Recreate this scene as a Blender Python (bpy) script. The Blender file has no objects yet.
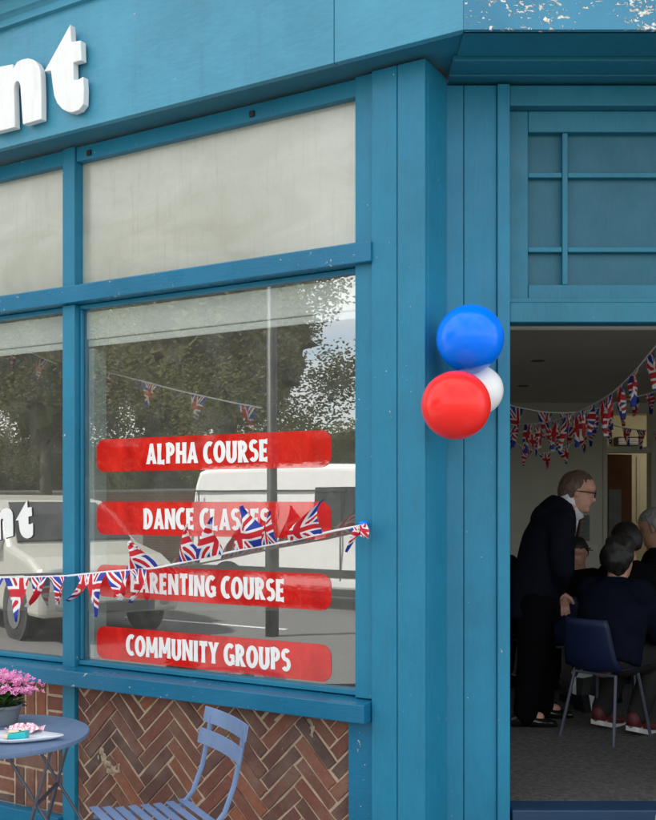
import bpy, bmesh, math, random
from mathutils import Vector as V, Matrix, noise
random.seed(7)
R=math.radians
scene=bpy.context.scene
COL=scene.collection
Hc=1.6; FP=1000.0; CX=328.0; CY=502.0
def W(x,y,Z): return V(((x-CX)/FP*Z, Z, Hc-(y-CY)/FP*Z))
TH=math.atan2(1000,1698)
A=V((-math.cos(TH),math.sin(TH),0)); N=V((math.sin(TH),math.cos(TH),0))
P0=V((.379,3.91,0))
G0=-.08            # pavement level
FL=.34             # shop floor level
def F(s,d,z): return P0+A*s+N*d+V((0,0,z))
def Fpx(x,y,d):
    u=(x-CX)/FP; q=P0+N*d
    s=(q.x-u*q.y)/(A.y*u-A.x)
    Z=q.y+A.y*s
    return s, Hc-(y-CY)/FP*Z
def Fs(x,d): return Fpx(x,500,d)[0]
# ------------------------------------------------------------------ materials
MATS={}
def newmat(name):
    m=bpy.data.materials.new(name); m.use_nodes=True
    nt=m.node_tree; nt.nodes.clear()
    o=nt.nodes.new('ShaderNodeOutputMaterial'); MATS[name]=m
    return m,nt,o
def L(nt,a,b): nt.links.new(a,b)
def nd(nt,t,**k):
    n=nt.nodes.new(t)
    for a,b in k.items(): setattr(n,a,b)
    return n
def mth(nt,op,a,b=None,c=None):
    n=nd(nt,'ShaderNodeMath',operation=op)
    for i,v in enumerate((a,b,c)):
        if v is None: continue
        if isinstance(v,(int,float)): n.inputs[i].default_value=v
        else: L(nt,v,n.inputs[i])
    return n.outputs[0]
def mixc(nt,f,a,b,mode='MIX'):
    n=nd(nt,'ShaderNodeMix',data_type='RGBA',blend_type=mode)
    for i,v in ((0,f),(6,a),(7,b)):
        if isinstance(v,(int,float)): n.inputs[i].default_value=v
        elif isinstance(v,tuple): n.inputs[i].default_value=(*v[:3],1)
        else: L(nt,v,n.inputs[i])
    return n.outputs[2]
def pos(nt,sc=(1,1,1),kind='obj'):
    t=nd(nt,'ShaderNodeTexCoord'); mp=nd(nt,'ShaderNodeMapping'); mp.inputs['Scale'].default_value=sc
    L(nt,t.outputs['Object'],mp.inputs[0]); return mp.outputs[0]
def nz(nt,vec,scale,detail=4,rough=.55,dist=0):
    n=nd(nt,'ShaderNodeTexNoise'); n.inputs['Scale'].default_value=scale; n.inputs['Detail'].default_value=detail
    n.inputs['Roughness'].default_value=rough; n.inputs['Distortion'].default_value=dist
    L(nt,vec,n.inputs['Vector']); return n.outputs['Fac']
def ramp(nt,f,lo,hi):
    n=nd(nt,'ShaderNodeMapRange'); n.inputs['From Min'].default_value=lo; n.inputs['From Max'].default_value=hi
    L(nt,f,n.inputs['Value']); return n.outputs[0]
def bump(nt,h,strength,dist=.01,prev=None):
    b=nd(nt,'ShaderNodeBump'); b.inputs['Strength'].default_value=strength; b.inputs['Distance'].default_value=dist
    L(nt,h,b.inputs['Height'])
    if prev is not None: L(nt,prev,b.inputs['Normal'])
    return b.outputs[0]
def princ(nt,o,col,rough=.5,metal=0,spec=.5,normal=None,**k):
    p=nd(nt,'ShaderNodeBsdfPrincipled')
    for key,v in (('Base Color',col),('Roughness',rough),('Metallic',metal),('Specular IOR Level',spec)):
        if isinstance(v,tuple): p.inputs[key].default_value=(*v[:3],1)
        elif isinstance(v,(int,float)): p.inputs[key].default_value=v
        else: L(nt,v,p.inputs[key])
    for key,v in k.items(): p.inputs[key.replace('_',' ')].default_value=v
    if normal is not None: L(nt,normal,p.inputs['Normal'])
    L(nt,p.outputs[0],o.inputs[0]); return p
def simple(name,col,rough=.5,metal=0,var=.12,scale=8,bmp=.0,**k):
    m,nt,o=newmat(name); v=pos(nt)
    f=nz(nt,v,scale)
    a=tuple(c*(1-var) for c in col); b=tuple(min(1,c*(1+var)) for c in col)
    c=mixc(nt,ramp(nt,f,.3,.7),a,b)
    n=bump(nt,nz(nt,v,scale*6),bmp,.005) if bmp else None
    princ(nt,o,c,rough,metal,normal=n,**k); return m
def paint(name,col,chips=.0,grain=(6,6,1.2),rough=.42,chipcol=(.55,.55,.52),chipz=None):
    m,nt,o=newmat(name); v=pos(nt); vg=pos(nt,grain)
    big=nz(nt,v,1.7,5,.6); fine=nz(nt,vg,14,6,.65); mid=nz(nt,v,9,5,.6)
    c=mixc(nt,ramp(nt,big,.3,.7),tuple(x*.80 for x in col),tuple(x*1.16 for x in col))
    c=mixc(nt,mth(nt,'MULTIPLY',ramp(nt,fine,.35,.75),.30),c,tuple(min(1,x*1.3+.018) for x in col))
    # grime in soft vertical runs
    gr=nz(nt,pos(nt,(9,9,.7)),2.2,5,.7)
    c=mixc(nt,mth(nt,'MULTIPLY',ramp(nt,gr,.55,.8),.28),c,(.05,.085,.10))
    h=mth(nt,'ADD',mth(nt,'MULTIPLY',fine,.6),mth(nt,'MULTIPLY',mid,.5))
    nn=bump(nt,h,.38,.004)
    rg=ramp(nt,mid,.2,.8); rr=mth(nt,'ADD',mth(nt,'MULTIPLY',rg,.22),rough-.1)
    if chips>0:
        cn=nz(nt,v,26,6,.72,.4); cl=nz(nt,v,3.1,3,.5)
        th=mth(nt,'SUBTRACT',.80-chips*.12,mth(nt,'MULTIPLY',cl,.14))
        k=mth(nt,'GREATER_THAN',cn,th)
        c=mixc(nt,k,c,chipcol)
        nn=bump(nt,mth(nt,'SUBTRACT',1.0,k),.6,.003,nn)
    princ(nt,o,c,rr,spec=.35,normal=nn); return m
TEAL=(.010,.170,.285)
paint('teal',TEAL,.27); paint('teal_sill',(.006,.135,.25),.55,grain=(1,1,9),rough=.3)
paint('teal_fascia',(.058,.27,.395),.16,grain=(1.2,1.2,5),rough=.4)
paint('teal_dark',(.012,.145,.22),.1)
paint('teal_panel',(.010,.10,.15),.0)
paint('step_blue',(.012,.04,.085),.2,grain=(1,6,6),chipcol=(.1,.1,.1))
# peeling fascia
def peel():
    m,nt,o=newmat('teal_peel'); v=pos(nt); sx=nd(nt,'ShaderNodeSeparateXYZ'); L(nt,v,sx.inputs[0])
    c=mixc(nt,ramp(nt,nz(nt,v,3),.3,.7),(.03,.19,.32),(.045,.25,.40))
    n1=nz(nt,pos(nt,(1,1,1.7)),34,7,.68,.6); n2=nz(nt,v,4.2,3,.5)
    hz=ramp(nt,sx.outputs[2],3.43,3.345)
    score=mth(nt,'ADD',mth(nt,'ADD',n1,mth(nt,'MULTIPLY',n2,.55)),mth(nt,'MULTIPLY',hz,.11))
    k=ramp(nt,score,.845,.865)
    flake=mixc(nt,ramp(nt,nz(nt,v,40),.35,.6),(.42,.42,.38),(.8,.8,.76))
    c=mixc(nt,k,c,flake)
    princ(nt,o,c,.5,normal=bump(nt,mth(nt,'SUBTRACT',1.,k),.8,.004,bump(nt,nz(nt,v,30),.3,.004)))
peel()
def letterwhite():
    m,nt,o=newmat('sign_white'); v=pos(nt)
    c=mixc(nt,ramp(nt,nz(nt,pos(nt,(4,4,1)),5,5,.7),.5,.85),(.80,.80,.78),(.62,.61,.57))
    princ(nt,o,c,.35)
letterwhite()
simple('decal_white',(.8,.8,.78),.4,var=.05)
simple('black',(.012,.012,.014),.5)
def red_decal():
    m,nt,o=newmat('decal_red'); v=pos(nt)
    st=nz(nt,pos(nt,(1,1,.6)),6,5,.6,.5)
    c=mixc(nt,ramp(nt,st,.35,.7),(.46,.008,.008),(.74,.022,.016)); c=mixc(nt,mth(nt,'MULTIPLY',ramp(nt,nz(nt,pos(nt,(1,1,1)),14,6,.75,1.2),.50,.72),.45),c,(.72,.09,.06))
    d=nd(nt,'ShaderNodeBsdfDiffuse'); L(nt,c,d.inputs[0]); g=nd(nt,'ShaderNodeBsdfGlossy'); g.inputs['Roughness'].default_value=.02
    L(nt,bump(nt,nz(nt,v,30,4,.6),.04,.002),g.inputs['Normal'])
    mx=nd(nt,'ShaderNodeMixShader'); mx.inputs[0].default_value=.12; L(nt,d.outputs[0],mx.inputs[1]); L(nt,g.outputs[0],mx.inputs[2]); L(nt,mx.outputs[0],o.inputs[0])
red_decal()
def frosted():
    m,nt,o=newmat('frosted'); v=pos(nt)
    f=nz(nt,pos(nt,(1,1,2.2)),1.9,6,.65,.8)
    c=mixc(nt,ramp(nt,f,.3,.75),(.33,.33,.26),(.47,.465,.39))
    dr=nz(nt,pos(nt,(26,26,1.6)),2.0,6,.7)
    c=mixc(nt,mth(nt,'MULTIPLY',ramp(nt,dr,.54,.74),.35),c,(.20,.19,.15)); c=mixc(nt,mth(nt,'MULTIPLY',ramp(nt,nz(nt,v,28,6,.75),.6,.75),.3),c,(.2,.19,.15))
    gg=nz(nt,v,60,4,.7)
    p=princ(nt,o,c,.6,spec=.3,normal=bump(nt,gg,.05,.002)); g=nd(nt,'ShaderNodeBsdfGlossy'); g.inputs[0].default_value=(.9,.9,.88,1); g.inputs['Roughness'].default_value=.24
    mx=nd(nt,'ShaderNodeMixShader'); mx.inputs[0].default_value=.16; L(nt,p.outputs[0],mx.inputs[1]); L(nt,g.outputs[0],mx.inputs[2]); L(nt,mx.outputs[0],o.inputs[0])
frosted()
def glass():
    m,nt,o=newmat('shop_glass'); v=pos(nt)
    tr=nd(nt,'ShaderNodeBsdfTransparent'); tr.inputs[0].default_value=(.86,.89,.88,1)
    gl=nd(nt,'ShaderNodeBsdfGlossy'); gl.inputs['Roughness'].default_value=.004; gl.inputs[0].default_value=(.93,.95,.93,1)
    nn=bump(nt,nz(nt,v,1.6,2,.4),.010,.03); L(nt,nn,gl.inputs['Normal'])
    df=nd(nt,'ShaderNodeBsdfDiffuse'); df.inputs[0].default_value=(.55,.55,.5,1)
    mx=nd(nt,'ShaderNodeMixShader'); mx.inputs[0].default_value=.33
    L(nt,tr.outputs[0],mx.inputs[1]); L(nt,gl.outputs[0],mx.inputs[2])
    dust=mth(nt,'ADD',.055,mth(nt,'MULTIPLY',ramp(nt,nz(nt,v,7,6,.75,.3),.45,.8),.10))
    spk=mth(nt,'MULTIPLY',mth(nt,'GREATER_THAN',nz(nt,v,70,2,.5),.80),.4)
    m2=nd(nt,'ShaderNodeMixShader'); L(nt,mth(nt,'ADD',dust,spk),m2.inputs[0]); L(nt,mx.outputs[0],m2.inputs[1]); L(nt,df.outputs[0],m2.inputs[2])
    L(nt,m2.outputs[0],o.inputs[0])
glass()
def brickm(name,attr=True):
    m,nt,o=newmat(name); v=pos(nt)
    at=nd(nt,'ShaderNodeAttribute'); at.attribute_name='rnd'
    cr=nd(nt,'ShaderNodeValToRGB'); L(nt,at.outputs['Fac'],cr.inputs[0])
    e=cr.color_ramp.elements; e[0].position=0; e[0].color=(.085,.048,.040,1); e[1].position=1; e[1].color=(.30,.095,.045,1)
    for p,c in ((.25,(.13,.050,.036,1)),(.5,(.19,.062,.040,1)),(.75,(.15,.066,.046,1)),(.88,(.21,.078,.044,1))):
        x=e.new(p); x.color=c
    n1=nz(nt,v,38,6,.7); n2=nz(nt,v,7,4,.6)
    c=mixc(nt,ramp(nt,n1,.35,.75),cr.outputs[0],mixc(nt,.5,cr.outputs[0],(.05,.03,.027)))
    c=mixc(nt,mth(nt,'MULTIPLY',ramp(nt,n2,.45,.8),.45),c,(.27,.19,.14))
    c=mixc(nt,mth(nt,'MULTIPLY',mth(nt,'GREATER_THAN',nz(nt,v,120,3,.6),.69),.5),c,(.45,.38,.3))
    princ(nt,o,c,.85,normal=bump(nt,mth(nt,'ADD',n1,nz(nt,v,110,4,.6)),.55,.006))
brickm('brick')
def mortarm():
    m,nt,o=newmat('mortar'); v=pos(nt)
    c=mixc(nt,ramp(nt,nz(nt,v,14,6,.7),.3,.7),(.34,.24,.16),(.56,.43,.31))
    princ(nt,o,c,.95,normal=bump(nt,nz(nt,v,90,5,.7),.7,.008))
mortarm()
simple('mortar_patch',(.34,.27,.19),.95,var=.35,scale=30,bmp=.9)
def wallbrick():
    m,nt,o=newmat('wall_brick'); v=pos(nt)
    sx=nd(nt,'ShaderNodeSeparateXYZ'); L(nt,v,sx.inputs[0])
    cb=nd(nt,'ShaderNodeCombineXYZ'); L(nt,mth(nt,'ADD',sx.outputs[0],mth(nt,'MULTIPLY',sx.outputs[1],-.6)),cb.inputs[0]); L(nt,sx.outputs[2],cb.inputs[1])
    b=nd(nt,'ShaderNodeTexBrick'); L(nt,cb.outputs[0],b.inputs['Vector']); b.inputs['Scale'].default_value=1
    b.inputs['Brick Width'].default_value=.225; b.inputs['Row Height'].default_value=.075; b.inputs['Mortar Size'].default_value=.006
    b.inputs['Color1'].default_value=(.25,.10,.06,1); b.inputs['Color2'].default_value=(.17,.07,.045,1); b.inputs['Mortar'].default_value=(.4,.35,.3,1)
    princ(nt,o,b.outputs['Color'],.9)
wallbrick()
def jack(name,trans=.45):
    m,nt,o=newmat(name)
    uv=nd(nt,'ShaderNodeUVMap'); sx=nd(nt,'ShaderNodeSeparateXYZ'); L(nt,uv.outputs[0],sx.inputs[0])
    u=mth(nt,'MULTIPLY',mth(nt,'SUBTRACT',sx.outputs[0],.5),.9); v=mth(nt,'MULTIPLY',mth(nt,'SUBTRACT',sx.outputs[1],.42),.8)
    au=mth(nt,'ABSOLUTE',u); av=mth(nt,'ABSOLUTE',v)
    di=mth(nt,'ABSOLUTE',mth(nt,'SUBTRACT',mth(nt,'MULTIPLY',au,.95),av))
    c=mixc(nt,mth(nt,'LESS_THAN',di,.085),(.016,.045,.36),(.86,.86,.86))
    c=mixc(nt,mth(nt,'LESS_THAN',di,.032),c,(.60,.012,.025))
    mn=mth(nt,'MINIMUM',au,av)
    c=mixc(nt,mth(nt,'LESS_THAN',mn,.078),c,(.86,.86,.86))
    c=mixc(nt,mth(nt,'LESS_THAN',mn,.044),c,(.62,.012,.025))
    d=nd(nt,'ShaderNodeBsdfPrincipled'); d.inputs['Roughness'].default_value=.6; L(nt,c,d.inputs['Base Color'])
    t=nd(nt,'ShaderNodeBsdfTranslucent'); L(nt,c,t.inputs[0])
    mx=nd(nt,'ShaderNodeMixShader'); mx.inputs[0].default_value=trans
    L(nt,d.outputs[0],mx.inputs[1]); L(nt,t.outputs[0],mx.inputs[2]); L(nt,mx.outputs[0],o.inputs[0])
jack('jack',.18)
simple('tape_white',(.75,.75,.75),.6,var=.05)
def ball(name,col,sss):
    m,nt,o=newmat(name)
    p=princ(nt,o,col,.2,spec=.3); p.inputs['Subsurface Weight'].default_value=sss; p.inputs['Subsurface Radius'].default_value=(.1,.1,.1)
    p.inputs['Subsurface Scale'].default_value=.5
ball('balloon_blue',(.0,.19,1.0),.25); ball('balloon_red',(.97,.03,.025),.25); ball('balloon_white',(.88,.88,.86),.3)
paint('table_blue',(.12,.19,.31),.35,grain=(1,1,1),rough=.42,chipcol=(.16,.15,.15)); paint('chair_blue',(.14,.215,.37),.45,grain=(1,1,1),rough=.45,chipcol=(.2,.17,.15))
simple('metal_dark',(.09,.095,.125),.45,.3)
simple('metal_grey',(.25,.25,.26),.35,.8)
simple('pot_grey',(.13,.15,.17),.6,bmp=.1); simple('leaf_green',(.05,.12,.025),.45,var=.4,scale=30)
def petal():
    m,nt,o=newmat('petal_pink'); at=nd(nt,'ShaderNodeAttribute'); at.attribute_name='rnd'
    c=mixc(nt,at.outputs['Fac'],(.62,.10,.33),(.85,.36,.60)); princ(nt,o,c,.6,Subsurface_Weight=.1)
petal()
simple('ceramic',(.72,.76,.82),.2,var=.03); simple('turquoise',(.01,.42,.45),.4); simple('cream',(.75,.65,.45),.6)
simple('pinkish',(.75,.25,.33),.6,var=.3,scale=60)
simple('room_wall',(.62,.60,.52),.8,var=.06,scale=2); simple('room_ceiling',(.66,.62,.56),.9,var=.05,scale=2)
simple('room_ceil_dark',(.05,.05,.05),.5)
def carpet():
    m,nt,o=newmat('carpet'); v=pos(nt)
    c=mixc(nt,ramp(nt,nz(nt,v,32,6,.85),.4,.62),(.04,.038,.034),(.125,.115,.105))
    c=mixc(nt,mth(nt,'MULTIPLY',ramp(nt,nz(nt,v,3,4),.4,.7),.35),c,(.07,.066,.06))
    princ(nt,o,c,.97,normal=bump(nt,nz(nt,v,220,4),.8,.01))
carpet()
simple('brown_door',(.14,.05,.02),.4,var=.25,scale=4); simple('panel_grey',(.17,.18,.19),.6)
simple('cream_wall',(.66,.62,.48),.7,var=.05); simple('pale_wall',(.7,.68,.58),.7,var=.05)
simple('suit',(.005,.006,.012),.8,var=.2,bmp=.1,Specular_IOR_Level=.08); simple('trousers_black',(.003,.003,.004),.9,Specular_IOR_Level=.05)
simple('navy_top',(.005,.007,.016),.85,var=.3,scale=12,bmp=.3,Specular_IOR_Level=.08); simple('black_top',(.004,.004,.005),.85,Specular_IOR_Level=.05)
simple('grey_trousers',(.025,.024,.022),.85,var=.2,Specular_IOR_Level=.1); simple('shoe_black',(.01,.01,.01),.18)
simple('shoe_red',(.09,.010,.012),.6); simple('shoe_sole',(.65,.62,.6),.5)
def skinm():
    m,nt,o=newmat('skin'); v=pos(nt)
    c=mixc(nt,ramp(nt,nz(nt,v,25,4),.35,.7),(.50,.25,.17),(.60,.33,.24))
    princ(nt,o,c,.5,Subsurface_Weight=.12)
skinm()
def hairm(name,a,b):
    m,nt,o=newmat(name); v=pos(nt,(1,1,.5))
    c=mixc(nt,ramp(nt,nz(nt,v,70,4,.7),.35,.65),a,b); princ(nt,o,c,.5,normal=bump(nt,nz(nt,v,90,4),.6,.008))
hairm('hair_brown',(.05,.03,.018),(.14,.085,.055)); hairm('hair_dark',(.006,.005,.004),(.018,.014,.012)); hairm('hair_grey',(.16,.15,.14),(.36,.35,.33))
simple('shirt',(.65,.66,.7),.6); simple('chair_plastic',(.003,.011,.05),.5,var=.1)
simple('blind',(.88,.90,.86),.6,var=.05,scale=3); simple('inner_frame',(.42,.52,.50),.5)
# street
def asphalt():
    m,nt,o=newmat('asphalt'); v=pos(nt)
    c=mixc(nt,ramp(nt,nz(nt,v,60,5,.8),.3,.7),(.11,.11,.11),(.19,.185,.18)); princ(nt,o,c,.9,normal=bump(nt,nz(nt,v,120),.5,.01))
asphalt()
def paving():
    m,nt,o=newmat('paving'); v=pos(nt)
    b=nd(nt,'ShaderNodeTexBrick'); mp=nd(nt,'ShaderNodeMapping'); mp.inputs['Rotation'].default_value=(0,0,TH)
    L(nt,v,mp.inputs[0]); L(nt,mp.outputs[0],b.inputs['Vector']); b.inputs['Scale'].default_value=1
    b.inputs['Brick Width'].default_value=.6; b.inputs['Row Height'].default_value=.45; b.inputs['Mortar Size'].default_value=.006
    b.inputs['Color1'].default_value=(.30,.29,.27,1); b.inputs['Color2'].default_value=(.25,.245,.23,1); b.inputs['Mortar'].default_value=(.12,.11,.1,1)
    c=mixc(nt,mth(nt,'MULTIPLY',nz(nt,v,5,6,.7),.4),b.outputs['Color'],(.16,.155,.14)); princ(nt,o,c,.9)
paving()
simple('kerb',(.38,.37,.35),.8,bmp=.2); simple('road_paint',(.7,.7,.68),.7,var=.15,scale=20)
simple('grass',(.05,.10,.025),.9,var=.4,scale=4)
def leafm(name,a,b):
    m,nt,o=newmat(name); at=nd(nt,'ShaderNodeAttribute'); at.attribute_name='rnd'
    c=mixc(nt,at.outputs['Fac'],a,b)
    d=nd(nt,'ShaderNodeBsdfDiffuse'); L(nt,c,d.inputs[0]); t=nd(nt,'ShaderNodeBsdfTranslucent'); L(nt,c,t.inputs[0])
    mx=nd(nt,'ShaderNodeMixShader'); mx.inputs[0].default_value=.4; L(nt,d.outputs[0],mx.inputs[1]); L(nt,t.outputs[0],mx.inputs[2]); L(nt,mx.outputs[0],o.inputs[0])
leafm('leaves',(.11,.115,.045),(.27,.25,.12))
simple('bark',(.12,.095,.07),.9,bmp=.6); simple('house_render',(.5,.47,.4),.9); simple('roof_slate',(.08,.08,.09),.8)
simple('car_white',(.78,.78,.77),.22,var=.02); simple('car_silver',(.58,.57,.52),.25,.25,var=.03)
simple('tyre',(.02,.02,.02),.85); simple('rim',(.35,.35,.36),.3,.8); simple('car_glass',(.03,.035,.04),.3,Specular_IOR_Level=.15); simple('lamp_lens',(.35,.37,.4),.08,.3)
simple('trim_dark',(.03,.03,.032),.6); simple('post_grey',(.05,.055,.055),.5,.3)
def emis(name,col,st):
    m,nt,o=newmat(name); e=nd(nt,'ShaderNodeEmission'); e.inputs[0].default_value=(*col,1); e.inputs[1].default_value=st; L(nt,e.outputs[0],o.inputs[0])
emis('lamp_glow',(1,.90,.70),9)
# ------------------------------------------------------------------ mesh helpers
def bx8(bm,c):
    vs=[bm.verts.new(p) for p in c]
    for f in ((0,3,2,1),(4,5,6,7),(0,1,5,4),(1,2,6,5),(2,3,7,6),(3,0,4,7)): bm.faces.new([vs[i] for i in f])
def fbox(bm,s0,s1,d0,d1,z0,z1):      # box in facade space
    bx8(bm,[F(s0,d0,z0),F(s1,d0,z0),F(s1,d1,z0),F(s0,d1,z0),F(s0,d0,z1),F(s1,d0,z1),F(s1,d1,z1),F(s0,d1,z1)])
def box(bm,x0,x1,y0,y1,z0,z1,M=None):
    c=[V(p) for p in ((x0,y0,z0),(x1,y0,z0),(x1,y1,z0),(x0,y1,z0),(x0,y0,z1),(x1,y0,z1),(x1,y1,z1),(x0,y1,z1))]
    if M: c=[M@p for p in c]
    bx8(bm,c)
def prism(bm,pts,z0,z1):
    a=[bm.verts.new((p[0],p[1],z0)) for p in pts]; b=[bm.verts.new((p[0],p[1],z1)) for p in pts]; n=len(pts)
    bm.faces.new(a[::-1]); bm.faces.new(b)
    for i in range(n): bm.faces.new((a[i],a[(i+1)%n],b[(i+1)%n],b[i]))
def fplate(bm,pts,d0,d1):           # polygon of (s,z) extruded between depths
    a=[bm.verts.new(F(p[0],d0,p[1])) for p in pts]; b=[bm.verts.new(F(p[0],d1,p[1])) for p in pts]; n=len(pts)
    bm.faces.new(a); bm.faces.new(b[::-1])
    for i in range(n): bm.faces.new((a[i],b[i],b[(i+1)%n],a[(i+1)%n]))
def rings(bm,R_,cap=True):
    vs=[[bm.verts.new(p) for p in r] for r in R_]; n=len(vs[0])
    for i in range(len(vs)-1):
        for j in range(n): bm.faces.new((vs[i][j],vs[i][(j+1)%n],vs[i+1][(j+1)%n],vs[i+1][j]))
    if cap:
        bm.faces.new(vs[0][::-1]); bm.faces.new(vs[-1])
def tube(bm,pts,r,n=8,side=None):
    pts=[V(p) for p in pts]; rr=r if isinstance(r,(list,tuple)) else [r]*len(pts)
    ref=None; out=[]
    for i,p in enumerate(pts):
        t=(pts[min(i+1,len(pts)-1)]-pts[max(i-1,0)]).normalized()
        if ref is None: ref=t.orthogonal().normalized() if side is None else (V(side)-t*t.dot(V(side))).normalized()
        ref=(ref-t*ref.dot(t)).normalized(); b=t.cross(ref)
        q=rr[i]; ra,rb=(q if isinstance(q,(list,tuple)) else (q,q))
        out.append([p+ref*ra*math.cos(2*math.pi*k/n)+b*rb*math.sin(2*math.pi*k/n) for k in range(n)])
    rings(bm,out)
def ell(bm,c,rad,u=16,v=10,M=None):
    c=V(c); out=[]
    for i in range(1,v):
        t=math.pi*i/v
        out.append([V((rad[0]*math.sin(t)*math.cos(2*math.pi*j/u),rad[1]*math.sin(t)*math.sin(2*math.pi*j/u),-rad[2]*math.cos(t))) for j in range(u)])
    out=[[c+((M@p) if M else p) for p in r] for r in out]
    rings(bm,out,False)
    bm.verts.ensure_lookup_table(); n=len(bm.verts); b0=n-u*(v-1)
    for st,sg in ((b0,-1),(n-u,1)):
        p=V((0,0,sg*rad[2])); q=bm.verts.new(c+((M@p) if M else p)); bm.verts.ensure_lookup_table()
        for j in range(u):
            a,b=bm.verts[st+j],bm.verts[st+(j+1)%u]
            bm.faces.new((b,a,q) if sg<0 else (a,b,q))
def capsule(bm,p,q,r0,r1,n=14):
    p=V(p);q=V(q);t=(q-p); l=t.length; t/=l
    pts=[];rr=[]
    for k in range(4): a=math.pi/2*(k+.4)/4.4; pts.append(p-t*r0*math.cos(a)); rr.append(r0*math.sin(a))
    pts+= [p,q]; rr+=[r0,r1]
    for k in range(4): a=math.pi/2*(3-k+.4)/4.4; pts.append(q+t*r1*math.cos(a)); rr.append(r1*math.sin(a))
    tube(bm,pts,rr,n)
ROOT={}
def root_of(o):
    while o.parent: o=o.parent
    return o
def part(name,bm,mat,parent=None,smooth=False,loc=None,bevel=0,recalc=True):
    if recalc: bmesh.ops.recalc_face_normals(bm,faces=bm.faces[:])
    me=bpy.data.meshes.new(name)
    off=V(loc) if loc is not None else (root_of(parent).location.copy() if parent else V((0,0,0)))
    if off.length: bmesh.ops.translate(bm,verts=bm.verts[:],vec=-off)
    if smooth:
        for f in bm.faces: f.smooth=True
    bm.to_mesh(me); bm.free()
    for mt in (mat if isinstance(mat,(list,tuple)) else [mat]): me.materials.append(MATS[mt])
    o=bpy.data.objects.new(name,me); COL.objects.link(o)
    if parent: o.parent=parent
    elif loc is not None: o.location=off
    if bevel:
        b=o.modifiers.new('Bevel','BEVEL'); b.width=bevel; b.segments=2; b.limit_method='ANGLE'; b.angle_limit=R(40); b.harden_normals=False
    return o
def tag(o,label=None,cat=None,group=None,kind=None):
    for k,v in (('label',label),('category',cat),('group',group),('kind',kind)):
        if v: o[k]=v
    return o
def thing(name,loc,label,cat,group=None):
    o=bpy.data.objects.new(name,None); o.empty_display_size=.1; COL.objects.link(o); o.location=V(loc); return tag(o,label,cat,group)
def B(): return bmesh.new()
def tree_copy(o,parent=None):
    c=o.copy(); COL.objects.link(c); c.parent=parent
    for ch in list(o.children): tree_copy(ch,c)
    return c
def setrnd(o,vals):       # per-face random value
    at=o.data.attributes.new('rnd','FLOAT','FACE')
    at.data.foreach_set('value',vals)
# ------------------------------------------------------------------ building
MX=1.265                                   # symmetry axis of the entrance
def mir(p): return V((2*MX-p.x,p.y,p.z))
bld=thing('shop_building',(MX,4.2,G0),'blue painted corner shop front with herringbone brick panels and open doorway','shop')
SO=3.34; GB=.055; FD=.02; DG=.075             # soffit level, glass etc.
SWR=Fs(355,FD); SWL=Fs(81,DG); SM0=Fs(74.5,FD); SM1=Fs(62.5,FD); SEND=5.2
# pilaster: two boards plus core
bm=B(); sj=Fs(397,0); sp=Fs(371.5,0)
Tt=.212/1.0
def pil(bm,s0,s1,d0,d1): fbox(bm,s0,s1,d0,d1,G0,SO-.004)
pil(bm,.0,sj-.0015,0,.03); pil(bm,sj+.0015,sp,0,.03); pil(bm,.022,sp-.004,.0305,.20)
fbox(bm,0,.02,.0305,Tt,G0,SO-.004)
part('pilaster',bm,'teal',bld,bevel=.003)
# window bay frame
z0t,z1t=2.568,2.650
bm=B()
fbox(bm,sp+.002,SWR,FD,.11,.80,SO-.002)                 # jamb
fbox(bm,SM0,SM1,FD,.11,G0,z0t-.002)                     # mullion lower, runs to the ground
fbox(bm,SM0,SM1,FD,.11,z1t+.002,SO-.002)
fbox(bm,sp+.002,SM0-.002,FD+.01,.10,G0,.70)             if False else None
s2=2.02+1.75; fbox(bm,s2,s2+.09,FD,.11,G0,z0t-.002); fbox(bm,s2,s2+.09,FD,.11,z1t+.002,SO-.002)
fbox(bm,SEND-.12,SEND,FD,.11,G0,SO-.002)
for a,b in ((SWR+.002,SM0-.002),(SM1+.002,s2-.002),(s2+.092,SEND-.122)):
    fbox(bm,a,b,FD+.012,.10,SO-.075,SO-.004)
    fbox(bm,a,b,DG-.022,.10,z1t+.002,z1t+.022)
    fbox(bm,a,b,DG-.022,.10,z0t-.022,z0t-.002)
    fbox(bm,a,b,DG-.03,.10,.803,.825)
    fbox(bm,a,a+.012,DG-.02,DG-.003,.826,z0t-.024); fbox(bm,b-.012,b,DG-.02,DG-.003,.826,z0t-.024)
fr=part('window_frame',bm,'teal',bld,bevel=.003)
bm=B(); fbox(bm,Fs(370,-.02),SEND,-.015,.10,z0t,z1t); part('transom',bm,'teal_sill',bld,bevel=.004)
bm=B(); s_=Fs(364.5,-.05)
pr=[(-.055,.713),(-.055,.788),(.10,.802),(.10,.713)]
vv=[[F(s_,d,z) for d,z in pr],[F(SEND,d,z) for d,z in pr]]
rings(bm,vv); sill=part('window_sill',bm,'teal_sill',bld,bevel=.004)
bm=B(); fbox(bm,sp+.002,SM0-.002,.03,.12,G0,.0); fbox(bm,SM1+.002,s2-.002,-.01,.12,G0,.05); fbox(bm,s2+.092,SEND-.122,-.01,.12,G0,.05)
fbox(bm,sp+.002,Fs(351,.045),FD,.09,.001,.711)
part('plinth',bm,'teal_sill',bld,bevel=.004)
# vent blocks under the fascia
for x in (88,251):
    bm=B(); s,_=Fpx(x,150,FD); fbox(bm,s-.012,s+.012,FD+.002,FD+.011,SO-.06,SO-.035)
    part('bracket',bm,'black',bld)
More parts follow.
